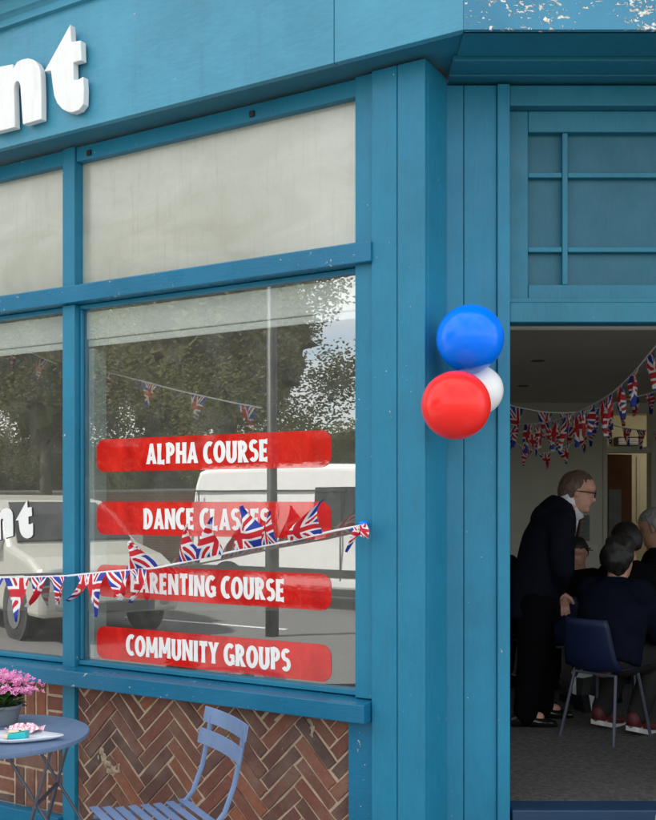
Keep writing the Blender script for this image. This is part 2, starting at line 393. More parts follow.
# glass panes & frosted panels
bays=((SWR+.002,SM0-.002),(SM1+.002,s2-.002),(s2+.092,SEND-.122))
for i,(a,b) in enumerate(bays):
    bm=B(); vs=[bm.verts.new(F(s,DG,z)) for s,z in ((a,.82),(b,.82),(b,z0t-.01),(a,z0t-.01))]; bm.faces.new(vs)
    g=part('window_pane',bm,'shop_glass',bld)
    bm=B(); fbox(bm,a,b,DG,DG+.02,z1t+.01,SO-.02); part('frosted_pane',bm,'frosted',bld)
# blind box inside the windows, inner side frames
for i,(a,b) in enumerate(bays[:2]):
    bm=B(); fbox(bm,a+.005,b-.005,DG+.02,DG+.12,z0t-.165,z0t-.03); fbox(bm,a+.005,b-.005,DG+.03,DG+.04,z0t-.20,z0t-.167)
    part('roller_blind',bm,'blind',bld,bevel=.004)
    bm=B(); fbox(bm,b-.045,b-.01,DG+.03,DG+.12,.83,z0t-.21); part('inner_frame',bm,'inner_frame',bld,bevel=.003); bm=B(); fbox(bm,a+.01,a+.03,DG+.03,DG+.12,.83,z0t-.21)
    part('inner_frame',bm,'inner_frame',bld,bevel=.003)
# herringbone brick panels
def clip(poly,x0,x1,y0,y1):
    for ax,val,keep in ((0,x0,1),(0,x1,-1),(1,y0,1),(1,y1,-1)):
        out=[]
        for i in range(len(poly)):
            a,b=poly[i],poly[(i+1)%len(poly)]
            ia=(a[ax]-val)*keep>=0; ib=(b[ax]-val)*keep>=0
            if ia: out.append(a)
            if ia!=ib:
                t=(val-a[ax])/(b[ax]-a[ax]); out.append((a[0]+t*(b[0]-a[0]),a[1]+t*(b[1]-a[1])))
        poly=out
        if len(poly)<3: return None
    return poly
def area(p): return abs(sum(p[i][0]*p[(i+1)%len(p)][1]-p[(i+1)%len(p)][0]*p[i][1] for i in range(len(p))))/2
def brickpoly(bm,poly,dd,vals):
    if area(poly)<.0002: return
    n=len(poly); cx=sum(p[0] for p in poly)/n; cy=sum(p[1] for p in poly)/n
    back=[bm.verts.new(F(p[0],dd+.03,p[1])) for p in poly]
    mid=[bm.verts.new(F(p[0],dd+.005,p[1])) for p in poly]
    def ins(p,k):
        l=math.hypot(p[0]-cx,p[1]-cy)+1e-6; return (p[0]-(p[0]-cx)/l*k,p[1]-(p[1]-cy)/l*k)
    top=[bm.verts.new(F(*(lambda q:(q[0],dd+random.uniform(-.001,.001),q[1]))(ins(p,.005)))) for p in poly]
    fs=[]
    for i in range(n):
        j=(i+1)%n
        fs.append(bm.faces.new((back[i],back[j],mid[j],mid[i]))); fs.append(bm.faces.new((mid[i],mid[j],top[j],top[i])))
    fs.append(bm.faces.new(top)); v=random.random(); vals+= [v]*len(fs)
def subdiv(poly,k=3,jit=.0018):
    out=[]
    for i in range(len(poly)):
        a,b=poly[i],poly[(i+1)%len(poly)]
        for j in range(k):
            t=j/k; out.append((a[0]+(b[0]-a[0])*t+random.uniform(-jit,jit),a[1]+(b[1]-a[1])*t+random.uniform(-jit,jit)))
    return out
def herring(s0,s1,z0,z1):
    bm=B(); vals=[]; w=.0615; n=4; g=.0034; c45=math.cos(R(45))
    rng=range(-30,40)
    for x in rng:
        for y in rng:
            for kind in (0,1):
                m=(x-y)%(2*n)
                if kind==0 and m!=0: continue
                if kind==1 and m!=2*n-1: continue
                wx,wy=(n*w,w) if kind==0 else (w,n*w)
                X,Y=x*w,y*w
                p=[(X+g,Y+g),(X+wx-g,Y+g),(X+wx-g,Y+wy-g),(X+g,Y+wy-g)]
                ang=R(45)+0; 
                p=subdiv(p,3)
                q=[(s0+.45+(a-b)*c45, z0+.3+(a+b)*c45) for a,b in p]
                cx=sum(v[0] for v in q)/len(q); cy=sum(v[1] for v in q)/len(q)
                t=random.uniform(-.035,.035); q=[(cx+(a-cx)-(b-cy)*t,cy+(b-cy)+(a-cx)*t) for a,b in q]
                q=clip(q,s0,s1,z0,z1)
                if q: brickpoly(bm,q,.042+random.uniform(-.004,.004),vals)
    return bm,vals
def finish_brick(bm,vals):
    o=part('brick_panel',bm,'brick',bld,recalc=True); setrnd(o,vals[:len(o.data.polygons)]); return o
pa,pb=Fs(351,.045)+.003,SM0-.003
bm,vals=herring(pa,pb,.003,.71)
hb=finish_brick(bm,vals)
bm=B(); fbox(bm,pa-.002,pb+.002,.0465,.12,.001,.712); fbox(bm,SM1+.002,s2-.002,.0465,.12,.051,.712); fbox(bm,s2+.092,SEND-.122,.051,.12,.051,.712)
part('mortar_bed',bm,'mortar',bld)
# basket pattern panel to the left of the mullion
bm=B(); vals=[]
a0,a1=SM1+.003,s2-.003
cell=.229; zz=.71; row=0
while zz>.06:
    ss=a0-.10+(0 if row%2 else .0); ci=row
    while ss<a1:
        horiz=(ci%2==0)
        for k in range(3):
            if horiz: p=[(ss+.006,zz-cell+.0763*k+.006),(ss+cell-.006,zz-cell+.0763*k+.006),(ss+cell-.006,zz-cell+.0763*(k+1)-.006),(ss+.006,zz-cell+.0763*(k+1)-.006)]
            else: p=[(ss+.0763*k+.006,zz-cell+.006),(ss+.0763*(k+1)-.006,zz-cell+.006),(ss+.0763*(k+1)-.006,zz-.006),(ss+.0763*k+.006,zz-.006)]
            q=clip(subdiv(p,3),a0,a1,.054,.71)
            if q: brickpoly(bm,q,.042+random.uniform(-.003,.003),vals)
        ss+=cell; ci+=1
    zz-=cell; row+=1
finish_brick(bm,vals)
# mortar smear and crack repair
for grp in (((103,758,.022),(108,767,.030),(113,772,.026),(101,752,.016),(118,768,.016),(97,757,.012)),((309,722,.013),(312,732,.013),(310,742,.011),(313,752,.010),(311,728,.014),(311,737,.012))):
    bm=B()
    for (x,y,r) in grp:
        s,z=Fpx(x,y,.035); ell(bm,F(s,.044,z),(r,.005,r*1.15),20,10,Matrix.Rotation(-TH,3,'Z'))
    for v in bm.verts: v.co+=noise.noise_vector(v.co*45)*.010+noise.noise_vector(v.co*140)*.003
    part('mortar_patch',bm,'mortar_patch',bld,smooth=True)
# fascia: left run (two boards), entrance run, right run; cornice
FT=3.93; sc=-.255*1.0*.85
C=F(-.217,-.135,0)
jl=Fs(334,-.135)
def fasc_left(bm,s0,s1,d0,d1,z0,z1,mitre=0): fbox(bm,s0,s1,d0,d1,z0,z1)
bm=B()
fbox(bm,-.217,jl-.0015,-.135,-.105,SO,FT); fbox(bm,jl+.0015,SEND+.2,-.135,-.105,SO,FT)
fbox(bm,-.19,SEND+.2,-.1045,-.10,SO+.001,FT)
fas=part('fascia',bm,'teal_fascia',bld,bevel=.002)
bm=B(); C2=mir(C)
box(bm,C.x+.0015,C2.x-.0015,C.y,C.y+.03,SO,FT)
f2=part('entrance_fascia',bm,'teal_peel',bld,bevel=.002)
bm=B()
q=[mir(F(s,d,0)) for s,d in ((-.217,-.135),(SEND+.2,-.135),(SEND+.2,-.105),(-.217,-.105))]
prism(bm,[(p.x,p.y) for p in q],SO,FT); part('fascia',bm,'teal_fascia',bld)
# cornice profile swept round the corner
prof=[(0,0),(.03,.0),(.035,.02),(.03,.035),(.06,.05),(.075,.075),(.085,.10),(.13,.105),(.13,.16),(.0,.16)]
def off(d):   # corner of the offset polyline, d outward
    left=F(SEND+.2,-.135-d,0); k=d*math.tan(TH/2)
    c=V((C.x+k*1.0,C.y-d,0)); return [left,c,mir(c),mir(left)]
cols=[[ (lambda q,zz:V((q.x,q.y,zz)))(off(d)[i],FT-.012+z) for d,z in prof] for i in range(4)]
bm=B(); rings(bm,cols); part('cornice',bm,'teal_fascia',bld)
# upper storey wall and parapet
bm=B()
pol=[F(SEND+.2,-.02,0),F(-.2,-.02,0),mir(F(-.2,-.02,0)),mir(F(SEND+.2,-.02,0)),V((2*MX+3.6,12.2,0)),V((-3.6+.3,12.2,0))]
prism(bm,[(p.x,p.y) for p in pol],FT+.15,FT+3.2); part('upper_wall',bm,'wall_brick',bld)
# soffit
bm=B()
pol=[F(SEND+.2,-.104,0),F(SEND+.2,.15,0),F(0,.15,0),V((.55,4.26,0)),mir(V((.55,4.26,0))),mir(F(0,.15,0)),mir(F(SEND+.2,.15,0)),mir(F(SEND+.2,-.104,0)),V((C2.x-.02,C2.y+.031,0)),V((C.x+.02,C.y+.031,0))]
prism(bm,[(p.x,p.y) for p in pol],SO+.012,SO+.06)
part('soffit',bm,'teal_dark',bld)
bm=B()
e=[3.91,4.035,4.155,4.27]
box(bm,.505,2*MX-.505,3.70,3.905,SO+.0,SO+.011)
for i in range(3):
    box(bm,.49,2*MX-.49,e[i]+.006,e[i+1],SO-.012-.006*i,SO+.011)
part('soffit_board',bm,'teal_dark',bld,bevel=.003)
# entrance: flank boards, frame, header panel (built for the left side, mirrored)
RB=F(0,Tt,0)   # back end of pilaster return
YD=4.165
for side in (0,1):
    def bb(bm,x0,x1,y0,y1,z0,z1):
        if side: x0,x1=2*MX-x1,2*MX-x0
        box(bm,x0,x1,y0,y1,z0,z1)
    zt=SO-.031
    bm=B()
    j=[(RB.x-.01),.5565,.6915]
    bb(bm,j[0],j[1]-.0012,4.10,4.13,G0,zt); bb(bm,j[1]+.0012,j[2],4.10,4.13,G0,zt); bb(bm,j[0],j[2],4.131,4.22,G0,zt)
    part('door_flank',bm,'teal',bld,bevel=.003)
    bm=B(); bb(bm,j[2]+.001,.7435,4.085,4.20,FL-.06,zt); bb(bm,.7445,.7515,4.125,4.20,FL-.06,2.335)
    part('door_post',bm,'teal',bld,bevel=.004)
    if side:
        bm=B(); q=[mir(F(s,d,0)) for s,d in ((0,0),(sp,0),(sp,.2),(0,Tt))]; prism(bm,[(p.x,p.y) for p in q],G0,SO-.004); part('pilaster',bm,'teal',bld,bevel=.003)
xl,xr=.7445,2*MX-.7445
bm=B()
box(bm,xl,xr,4.10,4.20,2.337,2.418)                      # lintel
box(bm,xl,xr,4.115,4.20,2.419,2.44)
box(bm,xl,xr,4.10,4.20,3.225,SO-.031)
ox0,ox1=.83,xr-.085; oz0,oz1=2.502,3.135
box(bm,xl,ox0,4.15,4.2,2.441,3.224); box(bm,ox1,xr,4.15,4.2,2.441,3.224)
box(bm,ox0+.001,ox1-.001,4.15,4.2,2.441,oz0); box(bm,ox0+.001,ox1-.001,4.15,4.2,oz1,3.224)
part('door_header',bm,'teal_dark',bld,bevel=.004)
bm=B()
for x in (.985,ox1-.155): box(bm,x-.011,x+.011,4.155,4.19,oz0+.001,oz1-.001)
for z in (2.65,2.96):
    box(bm,ox0+.001,.985-.012,4.158,4.19,z-.011,z+.011); box(bm,.985+.012,ox1-.167,4.158,4.19,z-.011,z+.011); box(bm,ox1-.143,ox1-.001,4.158,4.19,z-.011,z+.011)
part('glazing_bar',bm,'teal_dark',bld,bevel=.003)
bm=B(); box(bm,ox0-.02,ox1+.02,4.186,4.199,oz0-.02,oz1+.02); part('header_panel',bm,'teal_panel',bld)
# threshold and step
bm=B(); box(bm,.755,2*MX-.755,4.10,4.235,FL-.05,FL-.004); part('threshold',bm,'step_blue',bld,bevel=.006)
bm=B(); box(bm,.71,2*MX-.71,3.86,4.095,G0,FL-.16); part('door_step',bm,'step_blue',bld,bevel=.01)
bm=B(); box(bm,.755,2*MX-.755,4.10,4.235,G0,FL-.052); part('riser',bm,'step_blue',bld)
# interior shell
CZ=2.75; BY=11.6
left_f=F(SEND,.12,0)
def wallq(bm,p,q,z0,z1,t):
    p=V(p);q=V(q);d=(q-p).normalized(); n=V((-d.y,d.x,0))*t
    prism(bm,[(a.x,a.y) for a in (p,q,q+n,p+n)],z0,z1)
lx,rx=-4.3,2*MX+4.3
dx0,dx1,dz=3.235,3.745,2.635
bm=B()
box(bm,lx,dx0-.05,BY,BY+.15,FL-.1,CZ); box(bm,dx1+.05,rx,BY,BY+.15,FL-.1,CZ); box(bm,dx0-.05,dx1+.05,BY,BY+.15,dz+.04,CZ)
part('back_wall',bm,'room_wall',bld)
bm=B(); box(bm,lx-.2,lx-.001,6.3,BY+.15,G0,SO+.6); part('side_wall',bm,'wall_brick',bld)
bm=B(); box(bm,rx+.001,rx+.2,6.3,BY+.15,G0,SO+.6); part('side_wall',bm,'wall_brick',bld)
bm=B()
def F3(s,d): return F(s,d,0)
for m in (lambda p:p,mir):
    for (s0,s1,d0,d1,z0,z1) in ((-.0+.12,SEND,.121,.16,G0,.80),(.12,SEND,.121,.16,z0t,CZ+.3),(.12,SWR+.0,.205,.24,.80,z0t)):
        if m is mir and z0==.80 and False: continue
        q=[m(F3(s,d)) for s,d in ((s0,d0),(s1,d0),(s1,d1),(s0,d1))]; prism(bm,[(p.x,p.y) for p in q],z0,z1)
for z0,z1 in ((G0,.80),(z0t,SO)):
    q=[mir(F3(s,d)) for s,d in ((sp+.1,.02),(SEND,.02),(SEND,.119),(sp+.1,.119))]; prism(bm,[(p.x,p.y) for p in q],z0,z1)
box(bm,.60,.744,4.236,4.30,FL,CZ+.3); box(bm,2*MX-.744,2*MX-.60,4.236,4.30,FL,CZ+.3); box(bm,.744,2*MX-.744,4.236,4.30,2.34,CZ+.3)
part('inner_wall',bm,'room_wall',bld)
for a,b in ((sp+.1,1.8),(1.9,3.5),(3.6,SEND)):
    bm=B(); vs=[bm.verts.new(mir(F(s,DG,z))) for s,z in ((a,.80),(b,.80),(b,z0t),(a,z0t))]; bm.faces.new(vs); part('window_pane',bm,'shop_glass',bld)
    bm=B(); q=[mir(F3(s,d)) for s,d in ((b,.02),(b+.1,.02),(b+.1,.11),(b,.11))]; prism(bm,[(p.x,p.y) for p in q],.801,z0t-.001); part('window_mullion',bm,'teal',bld)
foot=[F3(SEND+.3,.121),F3(.12,.121),V((.60,4.236,0)),V((2*MX-.60,4.236,0)),mir(F3(.12,.121)),mir(F3(SEND+.3,.121)),V((rx,BY+2.5,0)),V((lx,BY+2.5,0))]
bm=B(); prism(bm,[(p.x,p.y) for p in foot],FL-.06,FL); fl=part('floor',bm,'carpet',None); tag(fl,kind='structure')
foot2=[F3(SEND+.3,.161),F3(.13,.161),V((.60,4.301,0)),V((2*MX-.60,4.301,0)),mir(F3(.13,.161)),mir(F3(SEND+.3,.161)),V((rx,BY+2.5,0)),V((lx,BY+2.5,0))]
bm=B(); prism(bm,[(p.x,p.y) for p in foot2],CZ,CZ+.1); part('ceiling',bm,'room_ceiling',bld)
for x,y,Z in ((538,361,0),(523,386,0)):
    bm=B(); Z=(CZ-.003-Hc)/((CY-y)/FP); p=W(x,y,Z); ell(bm,p,(.06,.06,.006),20,6)
    part('ceiling_spot',bm,'room_ceil_dark',bld)
# back doorway: architrave, transom bar, brown door ajar, back passage
bm=B()
box(bm,dx0-.05,dx0,BY-.02,BY+.16,FL,dz+.04); box(bm,dx1,dx1+.05,BY-.02,BY+.16,FL,dz+.04); box(bm,dx0,dx1,BY-.02,BY+.16,dz,dz+.04); box(bm,dx0,dx1,BY-.01,BY+.12,2.17,2.24)
part('door_frame',bm,'room_wall',bld,bevel=.004)
bm=B(); box(bm,lx+6,rx,BY+1.7,BY+1.8,FL,CZ); box(bm,dx0-1.2,dx0-1.1,BY+.15,BY+1.7,FL,CZ); box(bm,dx1+.9,dx1+1,BY+.15,BY+1.7,FL,CZ)
part('passage_wall',bm,'cream_wall',bld)
dr=thing('inner_door',(dx0+.01,BY+.06,FL),'brown wooden door standing ajar in the back doorway of the room','door')
bm=B(); M=Matrix.Translation((dx0+.02,BY+.1,0))@Matrix.Rotation(R(20),4,'Z'); box(bm,0,.36,0,.04,FL+.01,2.16,M); dl=part('door_leaf',bm,'brown_door',dr,bevel=.003)
bm=B(); box(bm,.03,.20,-.012,-.001,FL+.2,1.75,M); part('kick_panel',bm,'panel_grey',dr)
bm=B(); tube(bm,[M@V((.32,-.002,1.34)),M@V((.32,-.05,1.34)),M@V((.24,-.05,1.34))],.01); part('handle',bm,'metal_grey',dr)
lw=thing('passage_window',(4.2,BY+1.69,1.35),'tall bright white panel at the end of the back passage','window')
bm=B(); box(bm,4.10,4.36,BY+1.67,BY+1.695,1.35,2.2); part('window_frame',bm,'pale_wall',lw)
bm=B(); box(bm,4.13,4.33,BY+1.66,BY+1.669,1.38,2.17); part('window_pane',bm,'pale_wall',lw)
lp=thing('passage_lamp',(4.3,BY+.5,CZ-.03),'lit ceiling lamp in the back passage','lamp')
bm=B(); tube(bm,[(4.3,BY+.5,CZ-.001),(4.3,BY+.5,CZ-.03)],.16,20); part('lamp_base',bm,'sign_white',lp)
bm=B(); ell(bm,(4.3,BY+.5,CZ-.06),(.14,.14,.04),20,10); part('lamp_shade',bm,'lamp_glow',lp,smooth=True)
hb_=thing('heater_unit',(3.5,BY+1.6,2.36),'dark wall mounted heater seen above the back door transom','heater')
bm=B(); z=W(0,446,13.2).z; z2=W(0,437,13.2).z; box(bm,3.8,4.12,BY+1.55,BY+1.69,z,z2); part('casing',bm,'trim_dark',hb_,bevel=.01)
bm=B(); 
for k in range(4): box(bm,3.82,4.10,BY+1.54,BY+1.549,z+.02+.022*k,z+.03+.022*k)
part('grille',bm,'metal_grey',hb_)
# two framed pictures on the back wall, faint
for i,(x,y,w,h,lab) in enumerate(((581,528,.10,.30,'pale printed poster on the back wall right of the standing man'),(583,548,.17,.08,'small landscape notice below the poster on the back wall'))):
    p=W(x,y,BY-.01); pt=thing('notice' if i else 'poster',p,lab,'notice' if i else 'poster')
    bm=B(); box(bm,p.x-w,p.x+w,BY-.008,BY-.002,p.z-h/2,p.z+h/2); part('sheet',bm,'pale_wall' if i else 'panel_grey',pt)
    bm=B()
    for k in range(5):
        zz=p.z-h/2+h*(k+1)/6; box(bm,p.x-w*.7,p.x+w*random.uniform(.2,.7),BY-.0095,BY-.0085,zz-.006,zz+.006)
    part('print',bm,'leaf_green',pt)
# ------------------------------------------------------------------ sign letters
tp=[(418,85),(425,190),(480,180),(485,300),(436,312),(438,416),(468,413),(495,396),(500,470),(497,560),(470,595),(430,610),(400,606),(370,590),(340,555),(322,510),(312,440),(303,362),(262,366),(300,300)]
npx=[(-70,350),(75,322),(78,350),(100,310),(130,294),(165,287),(195,294),(218,312),(234,340),(242,380),(246,520),(246,650),(136,682),(130,600),(120,450),(114,430),(104,423),(92,428),(84,450),(82,470),(86,600),(88,698),(-70,738)]
def px5(p): return (p[0]/5.96,p[1]/5.96+10)
sign=thing('shop_sign',F(2.4,-.16,SO+.1),'raised white letters on the blue fascia at upper left','sign')
for nm,pp in (('letter',npx),('letter',tp)):
    bm=B(); d=-.185
    pts=[Fpx(*px5(p),d) for p in pp]; fplate(bm,pts,d,-.150)
    o=part('letter',bm,'sign_white',sign,bevel=.003)
    bm=B(); c=V((sum(p[0] for p in pts)/len(pts),sum(p[1] for p in pts)/len(pts)))if False else None
    for p in (pts[3],pts[len(pts)//2]): fbox(bm,p[0]-.004,p[0]+.004,-.151,-.1345,p[1]-.004,p[1]+.004) if False else None
    bm.free()
# decal "nt" on left pane
m0=lambda p,ox,oy,k:(ox+p[0]*k,oy+p[1]*k)
def dec_t(dx,dy): return [((x-262)/ (500-262)*17.5+16+dx,(y-85)/(610-85)*38.5+500+dy) for x,y in tp]
def dec_n(dx,dy): return [((x-82)/(246-82)*12.5+1+dx,(y-287)/(690-287)*31+508+dy) for x,y in npx]
dn=thing('window_lettering',F(2.4,DG,1.45),'white lettering with black shadow stuck inside the left window pane','lettering')
for fn in (dec_n,dec_t):
    bm=B(); fplate(bm,[Fpx(x,y,DG) for x,y in fn(0,0)],DG-.003,DG-.0015); part('letter',bm,'decal_white',dn)
    bm=B(); fplate(bm,[Fpx(x,y,DG) for x,y in fn(1.5,.6)],DG-.0012,DG-.0006); part('letter_shadow',bm,'black',dn)
# pill decals with chunky flared capitals
def st(x0,y0,x1,y1,w0=.2,w1=.23): return ('s',x0,y0,x1,y1,w0,w1)
def arc(cx,cy,rx,ry,a0,a1,w=.2): return ('a',cx,cy,rx,ry,a0,a1,w)
GL={
'A':(.66,[st(.1,0,.33,1,.21,.17),st(.56,0,.33,1,.21,.17),st(.2,.27,.47,.27,.15,.15)]),
'L':(.50,[st(.12,0,.12,1,.21,.24),st(.1,.09,.46,.09,.18,.22)]),
'P':(.56,[st(.12,0,.12,1,.21,.24),arc(.2,.68,.24,.24,-90,90,.18),st(.12,.92,.22,.92,.17,.17),st(.12,.44,.22,.44,.16,.16)]),
'H':(.66,[st(.12,0,.12,1,.23,.22),st(.54,0,.54,1,.22,.23),st(.1,.5,.56,.5,.17,.17)]),
'C':(.56,[arc(.36,.5,.27,.43,60,300,.21)]),
'O':(.68,[arc(.34,.5,.25,.42,0,360,.2)]),
'U':(.64,[st(.12,.33,.12,1,.21,.23),st(.52,.33,.52,1,.21,.23),arc(.32,.33,.2,.26,180,360,.2)]),
'R':(.60,[st(.12,0,.12,1,.21,.24),arc(.2,.70,.23,.22,-90,90,.18),st(.12,.92,.22,.92,.17,.17),st(.12,.48,.22,.48,.16,.16),st(.26,.46,.50,.0,.19,.24)]),
'S':(.50,[arc(.25,.72,.165,.20,35,270,.18),arc(.25,.29,.17,.22,-145,90,.18)]),
'E':(.52,[st(.12,0,.12,1,.22,.22),st(.1,.09,.47,.09,.16,.21),st(.1,.5,.42,.5,.15,.18),st(.1,.91,.47,.91,.16,.21)]),
'D':(.64,[st(.12,0,.12,1,.21,.22),arc(.2,.5,.31,.42,-90,90,.2),st(.1,.92,.22,.92,.17,.17),st(.1,.08,.22,.08,.17,.17)]),
'N':(.68,[st(.11,0,.11,1,.2,.2),st(.57,0,.57,1,.2,.2),st(.11,.97,.57,.03,.2,.2)]),
'I':(.26,[st(.13,0,.13,1,.23,.23)]),
'G':(.64,[arc(.36,.5,.27,.43,50,330,.2),st(.55,.05,.55,.48,.19,.19),st(.36,.43,.6,.43,.15,.15)]),
'T':(.56,[st(.28,0,.28,1,.2,.22),st(.02,.91,.54,.91,.2,.2)]),
'M':(.80,[st(.10,0,.13,1,.2,.19),st(.70,0,.67,1,.2,.19),st(.14,.97,.40,.22,.18,.17),st(.66,.97,.40,.22,.18,.17)]),
'Y':(.60,[st(.3,0,.3,.5,.21,.2),st(.3,.45,.08,1,.19,.22),st(.3,.45,.52,1,.19,.22)]),
}
def text_polys(txt):
    x=0; out=[]
    for ch in txt:
        if ch==' ': x+=.30; continue
        w,stk=GL[ch]; jy=random.uniform(-.02,.02)
        for k in stk:
            if k[0]=='s':
                _,x0,y0,x1,y1,w0,w1=k; w0*=1.24; w1*=1.24; dx,dy=x1-x0,y1-y0; l=math.hypot(dx,dy)
                if abs(dy)>abs(dx)*.5 : nx,ny=1,0
                else: nx,ny=-dy/l,dx/l
                wm=min(w0,w1)*.86; mx_,my_=(x0+x1)/2,(y0+y1)/2
                if l<.3: wm=(w0+w1)/2
                p=[(x0-nx*w0/2,y0-ny*w0/2),(x0+nx*w0/2,y0+ny*w0/2),(mx_+nx*wm/2,my_+ny*wm/2),(x1+nx*w1/2,y1+ny*w1/2),(x1-nx*w1/2,y1-ny*w1/2),(mx_-nx*wm/2,my_-ny*wm/2)]
                out.append([(x+a,b+jy) for a,b in p])
            else:
                _,cx,cy,rx_,ry_,a0,a1,w_=k; w_*=1.28; n=max(6,int(abs(a1-a0)/18))
                for i in range(n):
                    t0=R(a0+(a1-a0)*i/n); t1=R(a0+(a1-a0)*(i+1)/n)
                    q=[]
                    for t,rr in ((t0,-1),(t1,-1),(t1,1),(t0,1)):
                        q.append((x+cx+(rx_+rr*w_*.5)*math.cos(t), jy+cy+(ry_+rr*w_*.40)*math.sin(t)))
                    out.append(q)
        x+=w+.085
    return out,x
pills=[('ALPHA COURSE',(147,270),1.8215,'topmost red window sticker, reading ALPHA COURSE'),
       ('DANCE CLASSES',(144,271),1.512,'red window sticker reading DANCE CLASSES, second from the top'),
       ('PARENTING COURSE',(131,286.5),1.226,'red window sticker reading PARENTING COURSE, behind the blown flags'),
       ('COMMUNITY GROUPS',(127,292),.925,'lowest red window sticker, reading COMMUNITY GROUPS, just above the sill')]
pl,prr=Fs(97,DG),Fs(331.5,DG)
PZ=[Fpx(331,448.5,DG)[1],(Fpx(97,519,DG)[1]+Fpx(300,519,DG)[1])/2,Fpx(320,592,DG)[1],Fpx(300,661,DG)[1]]
for i,(txt,(xa,xb),_,lab) in enumerate(pills):
    z=PZ[i]; h=.158 if i!=2 else .155; r=.048
    pt=thing('window_sticker',F((pl+prr)/2,DG+.004,z),lab,'sticker','red course stickers on the shop window')
    pts=[]
    for cs,cz,a in ((prr+r,z+h/2-r,90),(pl-r,z+h/2-r,0),(pl-r,z-h/2+r,-90),(prr+r,z-h/2+r,180)):
        for k in range(6): t=R(a+90-18*k); pts.append((cs+r*math.cos(t),cz+r*math.sin(t)))
    bm=B(); fplate(bm,pts,DG-.0022,DG-.0008); part('backing',bm,'decal_red',pt)
    polys,wd=text_polys(txt); sa,sb=Fs(xa,DG),Fs(xb,DG); hh=.096
    bm=B()
    for k,p in enumerate(polys):
        q=[(sa+(sb-sa)*a/wd, z-hh/2+b*hh) for a,b in p]
        fplate(bm,q,DG-.0032-.00012*(k%9),DG-.0024)
    part('lettering',bm,'decal_white',pt)
# ------------------------------------------------------------------ pennants
def pennant(parent,A_,B_,Tp,ctrl=None,amp=.012,nf=2.0,fold=0.0,mat='jack',rows=12,cols=9,depth=None,seed=0):
    A_,B_,Tp=V(A_),V(B_),V(Tp); mid=(A_+B_)/2
    rnd=random.Random(seed); ou,ov,su=rnd.choice((-1,1))*rnd.uniform(.08,.3),rnd.uniform(-.3,.15),rnd.uniform(.6,.8)
    nrm=(B_-A_).cross(Tp-mid)
    nrm=nrm.normalized() if nrm.length>1e-6 else V((0,-1,0))
    ctrl=(mid+Tp)/2 if ctrl is None else V(ctrl); ph=rnd.uniform(0,6)
    bm=B(); uvl=bm.loops.layers.uv.new('UVMap'); g=[]
    for i in range(rows+1):
        v=i/rows; c=mid*(1-v)**2+ctrl*2*v*(1-v)+Tp*v*v; row=[]
        for j in range(cols+1):
            u=j/cols; w=(1-v)
            x=(u-.5)*w
            p=c+(B_-A_)*x*(1-fold*math.sin(v*math.pi)) + nrm*(amp*math.sin(nf*math.pi*u+ph+v*3)*min(1,v*3)*(1-v*.35))
            row.append((bm.verts.new(p),(.5+(x+ou)*su,.42+(v-.42+ov)*su)))
        g.append(row)
    for i in range(rows):
        for j in range(cols):
            q=[g[i][j],g[i][j+1],g[i+1][j+1],g[i+1][j]]
            f=bm.faces.new([a[0] for a in q])
            for l,a in zip(f.loops,q): l[uvl].uv=a[1]
    return part('pennant',bm,mat,parent,smooth=True,recalc=False)
DB=-.075          # depth of the outdoor bunting in front of the window frames
def Wb(x,y,dd=0): s,z=Fpx(x,y,DB+dd); return F(s,DB+dd,z)
bun=thing('bunting',Wb(363,525),'string of flag pennants blown up by wind across the front of the shop window','bunting')
line=[(-60,579),(0,577.5),(30,577),(66,576),(105,572),(155,568),(185,562),(240,550),(290,541),(335,530.5),(362,525.5)]
bm=B(); pts=[Wb(*p) for p in line]; pts.append(F(Fs(366,0),-.002,Fpx(366,524,0)[1]))
tube(bm,pts,[(.0045,.0018)]*len(pts),6,side=(0,0,1)); part('cord',bm,'tape_white',bun)
flags=[ # A, B, tip, ctrl, amp, fold
 ((-22,578),(4,578),(-8,612),None,.012,0),
 ((4,577.5),(29,577),(16,622),None,.010,0),
 ((31,577),(47,576.5),(26,607),(40,592),.022,.2),
 ((48,576.5),(67,576),(57,605),(62,590),.02,.3),
 ((76,575),(88,574),(67,601),(84,592),.02,.1),
 ((86,574),(107,572),(96,617),(93,590),.014,.1),
 ((106,572),(130,570),(119,601),(122,592),.025,0),
 ((126,570),(158,566.5),(129,541),(140,552),.02,.0),
 ((129,569),(146,568),(130,603),(142,585),.02,.2),
 ((180,562.5),(198,559.5),(187,524),(184,545),.016,-.5),
 ((196,560),(223,555),(212,517),(206,540),.02,-.4),
 ((235,551),(263,546),(241,506),(250,530),.022,-.6),
 ((262,546),(277,543),(270,511),(264,528),.016,-.1),
 ((290,541.5),(322,534),(324,499),(298,526),.02,-.6),
 ((350,528),(362,525),(346,552),(357,534),.014,.0),
 ((352,528),(366,523),(368,538),(362,534),.016,-.3),
]
for i,(a,b,t,c,am,fo) in enumerate(flags):
    out=-.03-.02*random.random()
    pennant(bun,Wb(*a),Wb(*b),Wb(t[0],t[1],out),Wb(c[0],c[1],out*1.3) if c else None,am,2.2,fo,seed=i)
bm=B(); k=F(Fs(365,0),-.012,Fpx(365,524,0)[1]); ell(bm,k,(.02,.014,.014),12,8)
for v in bm.verts: v.co+=noise.noise_vector(v.co*70)*.006
part('knot',bm,'balloon_blue',bun,smooth=True)
